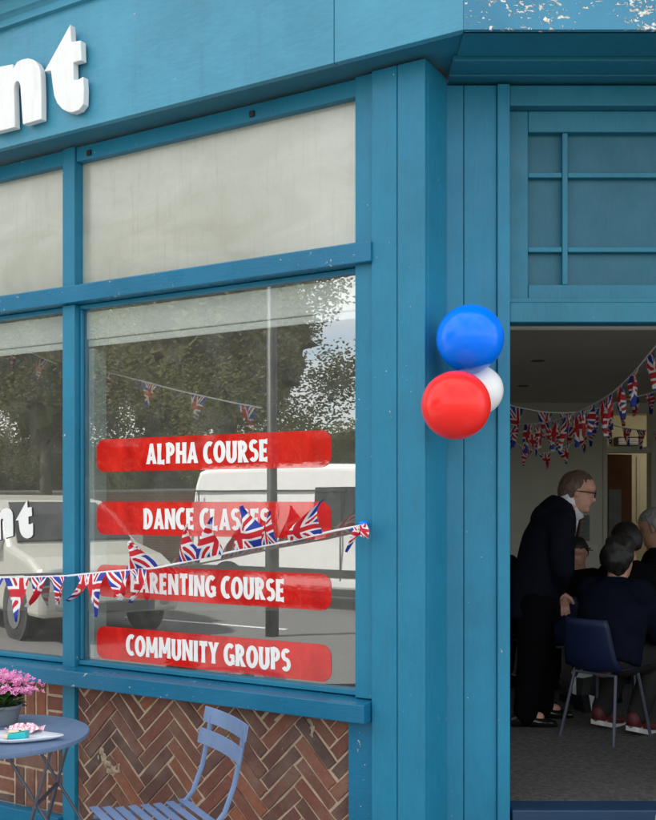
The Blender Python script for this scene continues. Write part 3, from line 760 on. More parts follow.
# bunting strings inside
def indoor(label,linepx,flagw,flagh,lim=None,seed=1,tilt=0):
    flagw*=.82; flagh*=.85
    pts=[W(*p) for p in linepx]; rt=thing('bunting',pts[0],label,'bunting','flag bunting hung across the room')
    # smooth the polyline
    P=[]
    for i in range(len(pts)-1):
        p0,p1,p2,p3=pts[max(i-1,0)],pts[i],pts[i+1],pts[min(i+2,len(pts)-1)]
        for k in range(6):
            t=k/6; P.append(.5*((2*p1)+(p2-p0)*t+(2*p0-5*p1+4*p2-p3)*t*t+(3*p1-p0-3*p2+p3)*t**3))
    P.append(pts[-1]); bm=B(); tube(bm,P,.005,6); part('cord',bm,'tape_white',rt)
    acc=0; rnd=random.Random(seed); L_=[0]
    for i in range(len(P)-1): L_.append(L_[-1]+(P[i+1]-P[i]).length)
    def at(l):
        for i in range(len(P)-1):
            if L_[i+1]>=l: t=(l-L_[i])/(L_[i+1]-L_[i]+1e-9); return P[i].lerp(P[i+1],t)
        return P[-1]
    l=.03
    while l+flagw<L_[-1]:
        a,b=at(l),at(l+flagw*rnd.uniform(.8,1)); m=(a+b)/2
        pennant(rt,a,b,m+V((rnd.uniform(-.03,.03),rnd.uniform(-.06,.06),-flagh*rnd.uniform(.85,1.05))),None,.025,2.4,0,rows=8,cols=6,seed=rnd.random())
        l+=flagw*rnd.uniform(1.25,1.6)
    return rt
indoor('nearest flag bunting, rising to the right inside the doorway',[(680,322,4.9),(656,346,5.05),(635,371,5.3),(612,393,5.7),(590,406,6.2),(568,416,6.7),(540,423,7.3),(500,424,8.0)],.17,.25,seed=3)
indoor('flag bunting close under the ceiling at the left, behind the nearest string',[(500,403,7.5),(545,412,7.5),(585,411,7.8),(625,400,8.3),(690,382,9)],.2,.23,seed=5)
indoor('lowest sagging flag bunting by the back wall, above the standing man',[(498,434,9.5),(522,446,9.6),(545,453,9.7),(572,443,9.8),(600,420,9.9)],.2,.22,seed=8)
indoor('far flag bunting crossing in front of the lit transom light',[(560,428,10),(600,424,10.2),(640,430,10.6),(690,430,11)],.23,.26,seed=11)
indoor('flag bunting hanging in the middle distance at the left of the doorway',[(498,424,8.6),(525,433,8.6),(550,432,8.6),(580,420,8.7),(598,408,8.8)],.2,.24,seed=14)
# bunting behind the windows
def behind(label,pp,dd,seed):
    pts=[]
    for x,y in pp:
        s,z=Fpx(x,y,dd); pts.append(F(s,dd,z))
    rt=thing('bunting',pts[0],label,'bunting','flag bunting hung behind the window panes')
    bm=B(); tube(bm,pts,.004,6); part('cord',bm,'tape_white',rt); rnd=random.Random(seed)
    for i in range(len(pts)-1):
        a,b=pts[i],pts[i+1]; n=max(1,int((b-a).length/.24))
        for k in range(n):
            p=a.lerp(b,(k+.25)/n); q=a.lerp(b,(k+.25)/n+.10/(b-a).length); m=(p+q)/2
            pennant(rt,p,q,m+V((rnd.uniform(-.03,.03),0,-.125)),None,.016,2.2,0,rows=8,cols=6,seed=rnd.random())
behind('flag bunting hanging behind the narrow left pane',[(-40,326),(0,340),(30,352),(57,364)],.3,4)
behind('flag bunting hanging behind the large window pane above the stickers',[(90,368),(130,378),(180,391),(230,402),(262,408)],.3,9)
# ------------------------------------------------------------------ balloons
def balloon(nm,c,r,mat,tail,label):
    c=V(c); t=thing('balloon',c,label,'balloon','party balloons tied beside the doorway')
    ax=(V(tail)-c).normalized(); q=V((0,0,-1)).rotation_difference(ax).to_matrix()
    bm=B(); out=[]; n=40
    for i in range(1,n):
        a=math.pi*i/n; z=math.cos(a); rr=math.sin(a)
        taper=1+ (.10*max(0,-z)**2); k=1-.10*max(0,-z)**1.5
        out.append([c+q@V((r*rr*k*math.cos(2*math.pi*j/48),r*rr*k*math.sin(2*math.pi*j/48),r*z*taper*1.02)) for j in range(48)])
    rings(bm,out); part('skin',bm,mat,t,smooth=True)
    e=c+ax*r*1.10
    bm=B(); tube(bm,[e-ax*.012,e+ax*.006,e+ax*.018],[.012,.006,.014],12); part('knot',bm,mat,t,smooth=True)
    bm=B(); tube(bm,[e+ax*.008,e.lerp(V(tail),.5)+V((0,0,-.01)),V(tail)],.0018,6); part('string',bm,'tape_white',t)
hook=W(470,368,3.99)
balloon('b',W(470,339,3.86),.1305,'balloon_blue',hook,'round bright blue balloon, top of the bunch of three')
balloon('r',W(456,405,3.73),.1295,'balloon_red',hook,'round red balloon, lowest and nearest of the bunch')
balloon('w',W(478.5,390,3.975),.098,'balloon_white',hook,'white balloon mostly hidden behind the red and blue ones')
# ------------------------------------------------------------------ bistro table
TX,TY,TZ,TR=-1.37,4.15,.64,.37
tb=thing('bistro_table',(TX,TY,G0),'round blue folding cafe table holding a pink flowering plant','table')
bm=B(); n=64
prof=[(TR-.01,-.022),(TR-.002,-.02),(TR,-.012),(TR,-.002),(TR-.003,.0),(TR-.01,.0)]
rings(bm,[[V((TX+r*math.cos(2*math.pi*k/n),TY+r*math.sin(2*math.pi*k/n),TZ+z)) for k in range(n)] for r,z in prof]); part('table_top',bm,'table_blue',tb,smooth=False)
K=W(47,794,4.15)
def leg(p,q,r=.0065):
    bm=B(); tube(bm,[p,q],r,8); part('leg',bm,'metal_dark',tb)
def ext(p,k):   # continue p->k to ground
    d=k-p; t=(G0+.005-p.z)/d.z; return p+d*t
for y0 in (3.98,4.30):
    kk=V((K.x,y0,K.z)); 
    pr_=V((TX+.27,y0,TZ-.022)); leg(pr_,ext(pr_,V((K.x-.0,y0,K.z))))
    p2=V((TX+.07,y0+.015,TZ-.022)); leg(p2,ext(p2,V((K.x+.005,y0+.015,K.z))))
bm=B(); tube(bm,[V((K.x,3.97,K.z)),V((K.x,4.33,K.z))],.008); tube(bm,[V((TX-.27,4.12,TZ-.03)),V((TX+.27,4.12,TZ-.03))],.008); part('brace',bm,'metal_dark',tb)
for p,q in (((K.x,3.985,K.z),(K.x-.12,4.0,G0+.005)),((K.x,4.31,K.z),(K.x-.12,4.3,G0+.005))): leg(V(p),V(q),.007)
# plant
PX,PY=-1.405,4.33
pt=thing('potted_plant',(PX,PY,TZ),'pink flowering plant in a dark grey pot on the blue table','plant')
bm=B(); prof=[(.05,0),(.058,.002),(.074,.07),(.08,.072),(.08,.085),(.072,.085),(.068,.07)]
rings(bm,[[V((PX+r*math.cos(2*math.pi*k/32),PY+r*math.sin(2*math.pi*k/32),TZ+z)) for k in range(32)] for r,z in prof]); part('pot',bm,'pot_grey',pt)
bm=B(); rl=random.Random(3)
for i in range(130):
    a=rl.uniform(0,6.28); h=rl.uniform(.08,.17); r0=rl.uniform(.0,.05); ln=rl.uniform(.05,.085)
    c=V((PX+r0*math.cos(a),PY+r0*math.sin(a),TZ+h)); d=V((math.cos(a),math.sin(a),rl.uniform(-.3,.6))).normalized(); sd=d.cross(V((0,0,1))).normalized()*ln*.33
    up=V((0,0,.008)); q=[c,c+d*ln*.35+sd,c+d*ln*.8+sd*.8,c+d*ln-up,c+d*ln*.8-sd*.8,c+d*ln*.35-sd]
    m=bm.verts.new(c+d*ln*.55-up); vs=[bm.verts.new(x) for x in q]
    for k in range(6): bm.faces.new((vs[k],vs[(k+1)%6],m))
part('foliage',bm,'leaf_green',pt,smooth=True)
bm=B(); vals=[]
heads=[(rl.uniform(-1,1),rl.uniform(-1,1)) for _ in range(60)]
cl=[(-.10,-.02,.0),(-.04,-.06,.02),(.03,-.05,.03),(.09,-.04,.015),(.13,0,-.01),(0,.03,.03),(-.07,.05,.02),(.08,.05,.01),(-.13,.03,-.01),(.04,-.10,-.02),(-.03,-.11,-.03),(.11,-.08,-.025),(.145,-.03,-.035)]
cl=[(a*.74-.015,b*.8,c-.022) for a,b,c in cl]
for cx,cy,cz in cl:
    for i in range(26):
        o=V((rl.gauss(0,.024),rl.gauss(0,.024),rl.gauss(0,.010))); c=V((PX+.02+cx,PY+cy,TZ+.205+cz))+o
        up=(V((o.x*14,o.y*14-.5,.7))+V((rl.uniform(-.3,.3),rl.uniform(-.3,.3),0))).normalized(); x=up.orthogonal().normalized(); x=(Matrix.Rotation(rl.uniform(0,3),3,up)@x); y=up.cross(x); rr=rl.uniform(.008,.0115); col=rl.random()
        for k in range(4):
            a=x if k%2==0 else y; a=a*(1 if k<2 else -1); b=up.cross(a)
            vs=[bm.verts.new(c),bm.verts.new(c+a*rr*.7+b*rr*.42+up*.001),bm.verts.new(c+a*rr*1.15+up*.003),bm.verts.new(c+a*rr*.7-b*rr*.42+up*.001)]
            bm.faces.new(vs); vals.append(min(1,max(0,col+rl.uniform(-.2,.2))))
o=part('flowers',bm,'petal_pink',pt,recalc=False); setrnd(o,vals)
bm=B()
for cx,cy,cz in cl: tube(bm,[V((PX+cx*.3,PY+cy*.3,TZ+.07)),V((PX+.02+cx,PY+cy,TZ+.205+cz))],.0022,5)
part('stems',bm,'leaf_green',pt)
# plate with cake
PC=V((-1.255,4.03,TZ))
pc=thing('leaf_plate',PC,'pale leaf shaped plate carrying a slice of cake on the blue table','plate')
def leafring(k,z):
    out=[]
    for i in range(40):
        a=2*math.pi*i/40; r=1+ .28*max(0,math.cos(a))**6
        out.append(PC+V((.15*k*r*math.cos(a),.09*k*math.sin(a)*(1-.25*max(0,math.cos(a))),z)))
    return out
bm=B(); rings(bm,[leafring(.55,.001),leafring(.75,.004),leafring(1,.020),leafring(.99,.023),leafring(.74,.008),leafring(.5,.006)]); part('dish',bm,'ceramic',pc,smooth=True)
ck=thing('cake_slice',PC+V((-.0,-.0,.008)),'turquoise iced cake slice with cream side lying on the plate','cake')
bm=B(); prism(bm,[(PC.x-.03,PC.y-.02),(PC.x+.045,PC.y-.03),(PC.x+.05,PC.y+.01),(PC.x-.02,PC.y+.02)],TZ+.009,TZ+.040); 
for v in bm.verts:
    if v.co.z>TZ+.02 and v.co.x<PC.x: v.co.z-=.012
part('icing',bm,'turquoise',ck,bevel=.004)
bm=B(); prism(bm,[(PC.x-.05,PC.y-.015),(PC.x-.031,PC.y-.022),(PC.x-.021,PC.y+.02),(PC.x-.045,PC.y+.02)],TZ+.009,TZ+.026); part('sponge',bm,'cream',ck,bevel=.004)
bm=B(); ell(bm,(PC.x-.01,PC.y-.005,TZ+.037),(.024,.014,.006),12,8); ell(bm,(PC.x+.03,PC.y-.005,TZ+.043),(.012,.01,.006),12,8); part('cream_topping',bm,'cream',ck,smooth=True)
nk=thing('napkin',PC+V((0,.08,0)),'crumpled pink and white patterned napkin behind the cake','napkin')
bm=B(); gx=14; gr=[]
for i in range(gx):
    row=[]
    for j in range(gx):
        u,v=i/(gx-1)-.5,j/(gx-1)-.5
        h=.012+.05*max(0,.5-math.hypot(u,v))+.02*abs(noise.noise(V((u*6,v*6,3))))
        row.append(bm.verts.new((PC.x+.01+u*.15,PC.y+.085+v*.07,TZ+h+.02*abs(math.sin(7*u+v*3)))))
    gr.append(row)
k=0; idx=[]
for i in range(gx-1):
    for j in range(gx-1):
        f=bm.faces.new((gr[i][j],gr[i+1][j],gr[i+1][j+1],gr[i][j+1])); f.material_index=1 if (i//1+j//1)%2 else 0
part('cloth',bm,['pinkish','ceramic'],nk)
saucer=thing('saucer',(-1.46,4.11,TZ),'white saucer at the left edge of the blue table','saucer')
bm=B(); rings(bm,[[V((-1.46+r*math.cos(2*math.pi*k/32),4.11+r*math.sin(2*math.pi*k/32),TZ+z)) for k in range(32)] for r,z in ((.04,.001),(.09,.014),(.088,.017),(.04,.006))]); part('dish',bm,'ceramic',saucer,smooth=True)
# second table corner at bottom right
T2=V((1.33,3.1,.60))
t2=thing('cafe_table',(T2.x,T2.y,G0),'pale topped round cafe table cut off at the lower right corner','table')
bm=B(); rr2=.30
rings(bm,[[V((T2.x+r*math.cos(2*math.pi*k/48),T2.y+r*math.sin(2*math.pi*k/48),T2.z+z)) for k in range(48)] for r,z in ((rr2-.02,-.02),(rr2-.002,-.018),(rr2,-.01),(rr2-.003,-.001),(rr2-.012,0))]); part('table_top',bm,'inner_frame',t2)
bm=B(); tube(bm,[(T2.x,T2.y,T2.z-.02),(T2.x,T2.y,G0+.02)],.022,12); part('pedestal',bm,'metal_dark',t2)
bm=B(); tube(bm,[(T2.x,T2.y,G0),(T2.x,T2.y,G0+.015),(T2.x,T2.y,G0+.03)],[.2,.19,.03],24); part('base',bm,'metal_dark',t2)
# ------------------------------------------------------------------ bistro chair (local: faces +x, slats along y)
fdir=V((-.876,-.482,0)); ang=math.atan2(fdir.y,fdir.x)
back=W(226,713,3.98); seatc=V((back.x,back.y,0))+fdir*.27
ch=thing('bistro_chair',(0,0,0),'blue slatted metal folding chair in front of the herringbone brick','chair')
def lcurve(y): return [V((-.275,y,.80)),V((-.262,y,.72)),V((-.235,y,.60)),V((-.195,y,.50)),V((-.14,y,.44)),V((.02,y,.36)),V((.24,y,.0))]
for s in (-1,1):
    bm=B(); tube(bm,lcurve(s*.165),[(.005,.011)]*7,8,side=(0,1,0)); part('back_frame',bm,'chair_blue',ch)
    bm=B(); tube(bm,[V((.19,s*.145,.455)),V((.10,s*.145,.39)),V((-.24,s*.145,.0))],[(.005,.010)]*3,8,side=(0,1,0)); part('leg',bm,'chair_blue',ch)
    bm=B(); tube(bm,[V((-.19,s*.15,.452)),V((.0,s*.15,.448)),V((.22,s*.15,.46))],[(.005,.009)]*3,8,side=(0,1,0)); part('seat_rail',bm,'chair_blue',ch)
for z,h in ((.80,.062),(.715,.062)):
    bm=B(); P=[]
    for k in range(9):
        y=-.215+.43*k/8; x=-.268-(z-.8)*-.12-.018*(1-(y/.195)**2)-0
        x=-.256+(.8-z)*.30-.020*(1-(y/.215)**2)
        P.append([V((x,y,z-h/2)),V((x-.005,y,z-h/2)),V((x-.017,y,z+h/2)),V((x-.012,y,z+h/2))])
    rings(bm,P); part('back_slat',bm,'chair_blue',ch,bevel=.002)
for k in range(8):
    x=-.17+.052*k; z=.463+.012*max(0,(k-5))-.004*math.sin(k)
    bm=B(); rings(bm,[[V((x,y,z)),V((x+.034,y,z)),V((x+.034,y,z+.005)),V((x,y,z+.005))] for y in (-.19,.19)]); part('seat_slat',bm,'chair_blue',ch,bevel=.0015)
ch.location=(seatc.x,seatc.y,G0); ch.rotation_euler=(0,0,ang)
# ------------------------------------------------------------------ people
def remesh(bm,vox,smooth_it=4):
    me=bpy.data.meshes.new('tmp'); bmesh.ops.recalc_face_normals(bm,faces=bm.faces[:]); bm.to_mesh(me); bm.free()
    o=bpy.data.objects.new('tmp',me); COL.objects.link(o)
    r=o.modifiers.new('R','REMESH'); r.mode='VOXEL'; r.voxel_size=vox
    s=o.modifiers.new('S','SMOOTH'); s.iterations=smooth_it; s.factor=.5
    dg=bpy.context.evaluated_depsgraph_get(); ev=o.evaluated_get(dg); m2=bpy.data.meshes.new_from_object(ev)
    out=B(); out.from_mesh(m2); bpy.data.objects.remove(o); bpy.data.meshes.remove(me); bpy.data.meshes.remove(m2)
    return out
def interp(tab,t):
    for i in range(len(tab)-1):
        if tab[i+1][0]>=t:
            a,b=tab[i],tab[i+1]; k=(t-a[0])/(b[0]-a[0]); k=k*k*(3-2*k) if False else k; return a[1]+(b[1]-a[1])*k
    return tab[-1][1]
def head(bm,c,yaw,pitch=0,h=.235,ears=True):
    # c = centre of the head; local x forward, z up
    M=Matrix.Rotation(yaw,3,'Z')@Matrix.Rotation(pitch,3,'Y')
    front=[(0,.055),(.04,.082),(.10,.088),(.16,.080),(.22,.090),(.27,.086),(.31,.090),(.36,.088),(.45,.086),(.52,.084),(.60,.094),(.70,.095),(.82,.082),(.92,.055),(1,.01)]
    backt=[(0,-.0),(.06,-.02),(.15,-.055),(.3,-.085),(.5,-.105),(.7,-.108),(.85,-.090),(.95,-.055),(1,-.02)]
    wid=[(0,.025),(.06,.045),(.15,.056),(.3,.066),(.5,.073),(.7,.077),(.85,.066),(.95,.042),(1,.01)]
    out=[]; n=32; S=h/.235
    for i in range(36):
        t=i/35; fz=interp(front,t); bz=interp(backt,t); w=interp(wid,t); z=(t-.5)*.235
        ring=[]
        for j in range(n):
            a=2*math.pi*j/n; cx=(fz+bz)/2; rx_=(fz-bz)/2
            x=cx+rx_*math.copysign(abs(math.cos(a))**.85,math.cos(a)); y=w*math.copysign(abs(math.sin(a))**.9,math.sin(a))
            dy=math.atan2(math.sin(a),math.cos(a))
            x+=.026*math.exp(-((t-.38)/.05)**2)*math.exp(-(y/.012)**2)*(1 if x>0 else 0)+.014*math.exp(-((t-.46)/.07)**2)*math.exp(-(y/.010)**2)*(1 if x>0 else 0)
            x-=.010*math.exp(-((t-.51)/.04)**2)*math.exp(-((abs(y)-.032)/.014)**2)*(1 if x>0 else 0)
            ring.append(V(c)+M@(V((x,y,z))*S))
        out.append(ring)
    rings(bm,out)
    if ears:
        for s in (-1,1): ell(bm,V(c)+M@(V((-.005,s*.078,.0))*S),(.018*S,.010*S,.032*S),12,8,M)
    return M
def hair(c,M,h,mat,parent,long=False,cover=.45,name='hair',seed=1,vol=1.0,dn=-.06):
    bm=B(); S=h/.235; n=36; rnd=random.Random(seed)
    out=[]
    for i in range(1,20):
        t=math.pi*i/20; ring=[]
        for j in range(n):
            a=2*math.pi*j/n
            x=-.012+.108*vol*math.sin(t)*math.cos(a); y=.086*vol*math.sin(t)*math.sin(a); z=.012+.118*vol*math.cos(t)
            low=dn if not long else -.16
            fr=math.cos(a)           # +1 front
            lim= .055 if fr>.35 else (.055+(low-.055)*min(1,(.35-fr)/.6))
            if z<lim: 
                z=lim; 
                if fr>.2: x=min(x,.085)
                x*=.93; y*=.95
            p=V((x,y,z)); p+=noise.noise_vector(p*55+V((seed,0,0)))*.005*vol+(noise.noise_vector(p*22)*.022 if long else V((0,0,0)))
            ring.append(V(c)+M@(p*S))
        out.append(ring)
    rings(bm,out); return part(name,bm,mat,parent,smooth=True)
def hand(bm,wr,pm,dirv,side,k=1.0,curl=.6):
    # wr wrist, dirv finger direction, side = direction towards the thumb
    d=V(dirv).normalized(); s=(V(side)-d*d.dot(V(side))).normalized(); n=d.cross(s)*pm
    wr=V(wr); capsule(bm,wr,wr+d*.03,.024*k,.026*k)
    for o in (-.027,-.009,.009,.027): capsule(bm,wr+d*.025+s*o*.6,wr+d*.085+s*o,.015*k,.0125*k,10)
    for o,l in ((-.030,.052),(-.011,.066),(.010,.070),(.030,.062)):
        b=wr+d*.088*k+s*o*k; p1=b+(d*math.cos(curl*.6)+n*math.sin(curl*.6))*l*.5; p2=p1+(d*math.cos(curl*1.6)+n*math.sin(curl*1.6))*l*.35; p3=p2+(d*math.cos(curl*2.4)+n*math.sin(curl*2.4))*l*.27
        capsule(bm,b,p1,.0095*k,.0088*k,10); capsule(bm,p1,p2,.0088*k,.008*k,10); capsule(bm,p2,p3,.008*k,.007*k,10)
    b=wr+d*.028+s*.026; p1=b+(d*.6+s*.7+n*.2).normalized()*.04; p2=p1+(d*.9+s*.25+n*.3).normalized()*.03
    capsule(bm,b,p1,.0135*k,.011*k,10); capsule(bm,p1,p2,.011*k,.009*k,10)
# --- standing man in dark suit
mz=5.73
def MP(x,y,dy=0): return W(x,y,mz)+V((0,dy,0))
man=thing('person',(MP(532,720).x,mz,FL),'standing man in dark suit and glasses leaning forward with hands together','person')
hc=MP(578,492); yaw=R(-14)
neck=MP(566,508); chest=MP(549,537); belly=MP(541,575); hip=MP(534,603)
shL=MP(553,524,-.17); shR=MP(556,524,.17)
elL=MP(553,566,-.24); elR=MP(560,566,.2); wrL=MP(556,590,-.08); wrR=MP(558,592,.06)
kn=[MP(528,662,-.10),MP(546,660,.10)]; an=[MP(521,710,-.12),MP(546,710,.10)]; hp=[hip+V((0,-.09,0)),hip+V((0,.09,0))]
bm=B(); Mh=head(bm,hc,yaw,R(12),.228)
capsule(bm,neck+V((-.02,0,-.03)),hc+V((-.03,0,-.06)),.062,.055)
capsule(bm,neck+V((-.05,0,-.05)),belly,.075,.10); capsule(bm,belly,hip,.10,.12)
for a,b,c in ((shL,elL,wrL),(shR,elR,wrR)): capsule(bm,neck,a,.06,.055); capsule(bm,a,b,.045,.036); capsule(bm,b,c,.036,.026)
for i in (0,1): capsule(bm,hp[i],kn[i],.08,.052); capsule(bm,kn[i],an[i],.052,.036); capsule(bm,an[i],an[i]+V((.08,0,-.015)),.034,.028)
hand(bm,wrL,1,V((.25,.35,-.9)),V((.9,-.2,.2)),1.05,.8); hand(bm,wrR,-1,V((.25,-.35,-.9)),V((.9,.2,.2)),1.05,.7)
bm=remesh(bm,.0055,2); part('body',bm,'skin',man,smooth=True)
bm=B()
tube(bm,[neck+V((-.022,0,.050)),neck+V((-.05,0,-.01)),chest+V((0,0,.0)),belly+V((0,0,.05)),hip+V((.0,0,.04)),hip+V((-.01,0,-.09))],[(.074,.070),(.155,.105),(.205,.14),(.185,.145),(.18,.15),(.19,.155)],24,side=(0,1,0))
for a,b,c in ((shL,elL,wrL),(shR,elR,wrR)): capsule(bm,chest+(a-chest)*.6+V((-.02,0,.02)),a,.09,.085); capsule(bm,a,b,.078,.062); capsule(bm,b,b.lerp(c,.86),.062,.046)
capsule(bm,MP(547,520,-.06),MP(547,520,.06),.09,.09)
bm=remesh(bm,.011,4)
for v in bm.verts: v.co+=noise.noise_vector(V((v.co.x*9,v.co.y*9,v.co.z*5)))*.010+noise.noise_vector(V((v.co.x*24,v.co.y*24,v.co.z*12)))*.005
part('suit_jacket',bm,'suit',man,smooth=True)
bm=B()
for i in (0,1): capsule(bm,hp[i],kn[i],.115,.085); capsule(bm,kn[i],an[i]+V((0,0,.0)),.085,.068)
bm=remesh(bm,.012,3)
for v in bm.verts: v.co+=noise.noise_vector(v.co*11)*.007
part('trousers',bm,'trousers_black',man,smooth=True)
for i in (0,1):
    a=an[i]; z0=FL; bm=B()
    rings(bm,[[V((a.x-.09+x,a.y+w*math.cos(t),z0+hh*(.5+.5*math.sin(t)))) for t in [2*math.pi*k/16 for k in range(16)]] for x,w,hh in ((0,.025,.05),(.02,.038,.075),(.09,.042,.085),(.15,.045,.06),(.21,.046,.05),(.255,.035,.04),(.27,.015,.02))])
    part('shoe',bm,'shoe_black',man,smooth=True)
hair(hc,Mh,.228,'hair_brown',man,dn=-.06,vol=1.0,seed=4)
bm=B(); cn=hc+V((-.04,0,-.115))
tube(bm,[neck+V((-.008,0,.078)),neck+V((.012,0,.035)),neck+V((.055,0,-.07))],[(.056,.058),(.062,.064),(.04,.05)],24,side=(0,1,0)); part('shirt_collar',bm,'shirt',man,smooth=True)
bm=B()
for s in (-1,1):
    c=V((.098,s*.033,.006)); pp=[hc+Mh@((c+V((0,.026*math.cos(t),.020*math.sin(t))))*.985) for t in [2*math.pi*k/18 for k in range(19)]]
    tube(bm,pp,.0028,6); tube(bm,[hc+Mh@(V((.098,s*.058,.010))*.985),hc+Mh@(V((.05,s*.083,.010))*.985),hc+Mh@(V((-.01,s*.085,.004))*.985)],.003,6)
tube(bm,[hc+Mh@(V((.102,-.008,.008))*.985),hc+Mh@(V((.102,.008,.008))*.985)],.003,6)
part('glasses',bm,'black',man)
bm=B(); tube(bm,[neck+V((.050,0,.005)),neck+V((.062,0,-.06)),neck+V((.035,0,-.17))],[(.016,.010),(.022,.012),(.012,.012)],16,side=(0,1,0)); part('shirt_front',bm,'shirt',man,smooth=True)
bm=B(); tube(bm,[neck+V((.068,0,-.005)),neck+V((.076,0,-.03)),neck+V((.088,0,-.06)),neck+V((.062,0,-.17))],[(.012,.012),(.016,.010),(.012,.006),(.022,.006)],12,side=(0,1,0)); part('tie',bm,'shoe_red',man,smooth=True)
# --- plastic chairs inside (local: faces +x)
def shell_chair(label):
    c=thing('plastic_chair',(0,0,0),label,'chair','moulded blue chairs in the room')
    bm=B(); rowsn=[]
    prf=[(.22,.435),(.20,.45),(.10,.445),(-.05,.435),(-.15,.44),(-.19,.47),(-.215,.54),(-.235,.64),(-.255,.74),(-.265,.79)]
    for i,(x,z) in enumerate(prf):
        w=.215 if i<5 else .215-.012*(i-5)
        row=[]
        for j in range(13):
            u=j/6-1; dip=.03*u*u if i<6 else 0
            row.append(V((x+(.035*u*u if i>=5 else 0),w*u,z+dip)))
        rowsn.append(row)
    def sheet(off):
        return [[bm.verts.new(p+off) for p in r] for r in rowsn]
    g=sheet(V((0,0,0)))
    for i in range(len(g)-1):
        for j in range(12): bm.faces.new((g[i][j],g[i][j+1],g[i+1][j+1],g[i+1][j]))
    o=part('seat_shell',bm,'chair_plastic',c,smooth=True); s=o.modifiers.new('T','SOLIDIFY'); s.thickness=.008
    for sy in (-1,1):
        for x0,x1 in ((.14,.22),(-.12,-.22)):
            bm=B(); tube(bm,[V((x0,sy*.16,.43)),V((x1,sy*.21,.0))],.011,8); part('leg',bm,'metal_dark',c)
    bm=B(); tube(bm,[V((.14,-.16,.425)),V((.14,.16,.425))],.01,8); tube(bm,[V((-.12,-.16,.425)),V((-.12,.16,.425))],.01,8); part('crossbar',bm,'metal_dark',c)
    return c
c1=shell_chair('blue moulded chair with thin metal legs carrying the long haired sitter')
c2=tree_copy(c1); c2['label']='blue moulded chair tucked behind the standing man, next to the long haired sitter'
c3=tree_copy(c1); c3['label']='blue moulded chair under the grey haired sitter at the right'
fw=R(42)
w1=W(603,672,5.35); c1.location=(w1.x+.02,5.38,FL); c1.scale=(.82,.78,.82); c1.rotation_euler=(0,0,fw)
w2=W(566,640,6.0); c2.scale=(.87,)*3; c2.location=(w2.x,6.25,FL); c2.rotation_euler=(0,0,R(70))
w3=W(684,600,6.6); c3.scale=(.87,)*3; c3.location=(w3.x,6.6,FL); c3.rotation_euler=(0,0,R(100))
# --- seated people
def sitter(base,yaw,label,top,hairmat,longhair,trous,headh=.24,sc=1.0,shoe='shoe_black',lean=.12,vol=1.05,headturn=0,dnk=-.08):
    b=V(base); Mz=Matrix.Rotation(yaw,3,'Z')
    def q(x,y,z): return b+Mz@(V((x,y,z))*sc)
    t=thing('person',b,label,'person')
    hcn=q(.02+lean,0,1.16); bm=B(); Mh=head(bm,hcn,yaw+headturn,R(12),headh)
    nk_=q(.0+lean*.8,0,1.0); capsule(bm,nk_,hcn+V((0,0,-.04)),.055,.055)
    hp_=q(-.06,0,.55); capsule(bm,nk_+V((0,0,-.06)),hp_,.10,.13)
    arms=[];legs=[]
    for s in (-1,1):
        sh=q(lean*.7,s*.18,.93); el=q(.10+lean,s*.25,.68); wr=q(.30,s*.12,.62); arms.append((sh,el,wr))
        hj=q(-.04,s*.10,.53); kn_=q(.38,s*.13,.50); an_=q(.12 if shoe!='shoe_black' else .34,s*.13,.09); legs.append((hj,kn_,an_))
        capsule(bm,nk_+V((0,0,-.05)),sh,.06,.05); capsule(bm,sh,el,.045,.036); capsule(bm,el,wr,.036,.026)
        hand(bm,wr,s,Mz@V((.9,-.2*s,-.3)),Mz@V((0,-s,.4)),1.0,.5)
        capsule(bm,hj,kn_,.08,.055); capsule(bm,kn_,an_,.052,.036); capsule(bm,an_,an_+Mz@V((.09,0,-.03)),.034,.028)
    bm=remesh(bm,.007,2); part('body',bm,'skin',t,smooth=True)
    bm=B(); tube(bm,[q(lean*.8,0,1.03),q(lean*.7,0,.96),q(lean*.4,0,.82),q(0,0,.66),q(-.06,0,.50)],[(.065,.06),(.17,.11),(.21,.135),(.20,.145),(.20,.15)],24,side=Mz@V((0,1,0)))
    for a,e,w in arms: capsule(bm,q(lean*.6,0,.93),a,.08,.08); capsule(bm,a,e,.075,.062); capsule(bm,e,e.lerp(w,.88),.062,.045)
    bm=remesh(bm,.012,4)
    for v in bm.verts: v.co+=noise.noise_vector(v.co*9)*.012+noise.noise_vector(v.co*25)*.003
    part('jacket',bm,top,t,smooth=True)
    bm=B()
    for a,k,n_ in legs: capsule(bm,a,k,.105,.078); capsule(bm,k,n_+V((0,0,.05)),.075,.06)
    bm=remesh(bm,.012,3); part('trousers',bm,trous,t,smooth=True)
    for a,k,n_ in legs:
        f=Mz@V((1,0,0)); sd=Mz@V((0,1,0)); z0=b.z; o=V((n_.x,n_.y,z0))-f*.07
        tilt=.45 if shoe!='shoe_black' else 0
        prof=((0,.026,.07),(.02,.038,.095),(.08,.042,.09),(.14,.045,.06),(.21,.046,.05),(.25,.035,.04),(.265,.015,.02))
        bm=B(); rings(bm,[[o+f*x+sd*w*math.cos(u)+V((0,0,.018+hh*(.5+.5*math.sin(u))+tilt*max(0,.17-x)*.6)) for u in [2*math.pi*k_/16 for k_ in range(16)]] for x,w,hh in prof]); sh_=part('shoe',bm,shoe,t,smooth=True)
        bm=B(); rings(bm,[[o+f*x+sd*y+V((0,0,z+tilt*max(0,.17-x)*.6)) for y,z in ((-w-.003,0.002),(w+.003,.002),(w+.003,.028),(-w-.003,.028))] for x,w,hh in prof]); part('sole',bm,'shoe_sole' if shoe!='shoe_black' else 'shoe_black',sh_)
    hair(hcn,Mh,headh,hairmat,t,long=longhair,vol=vol,seed=int(b.x*10),dn=dnk)
    return t
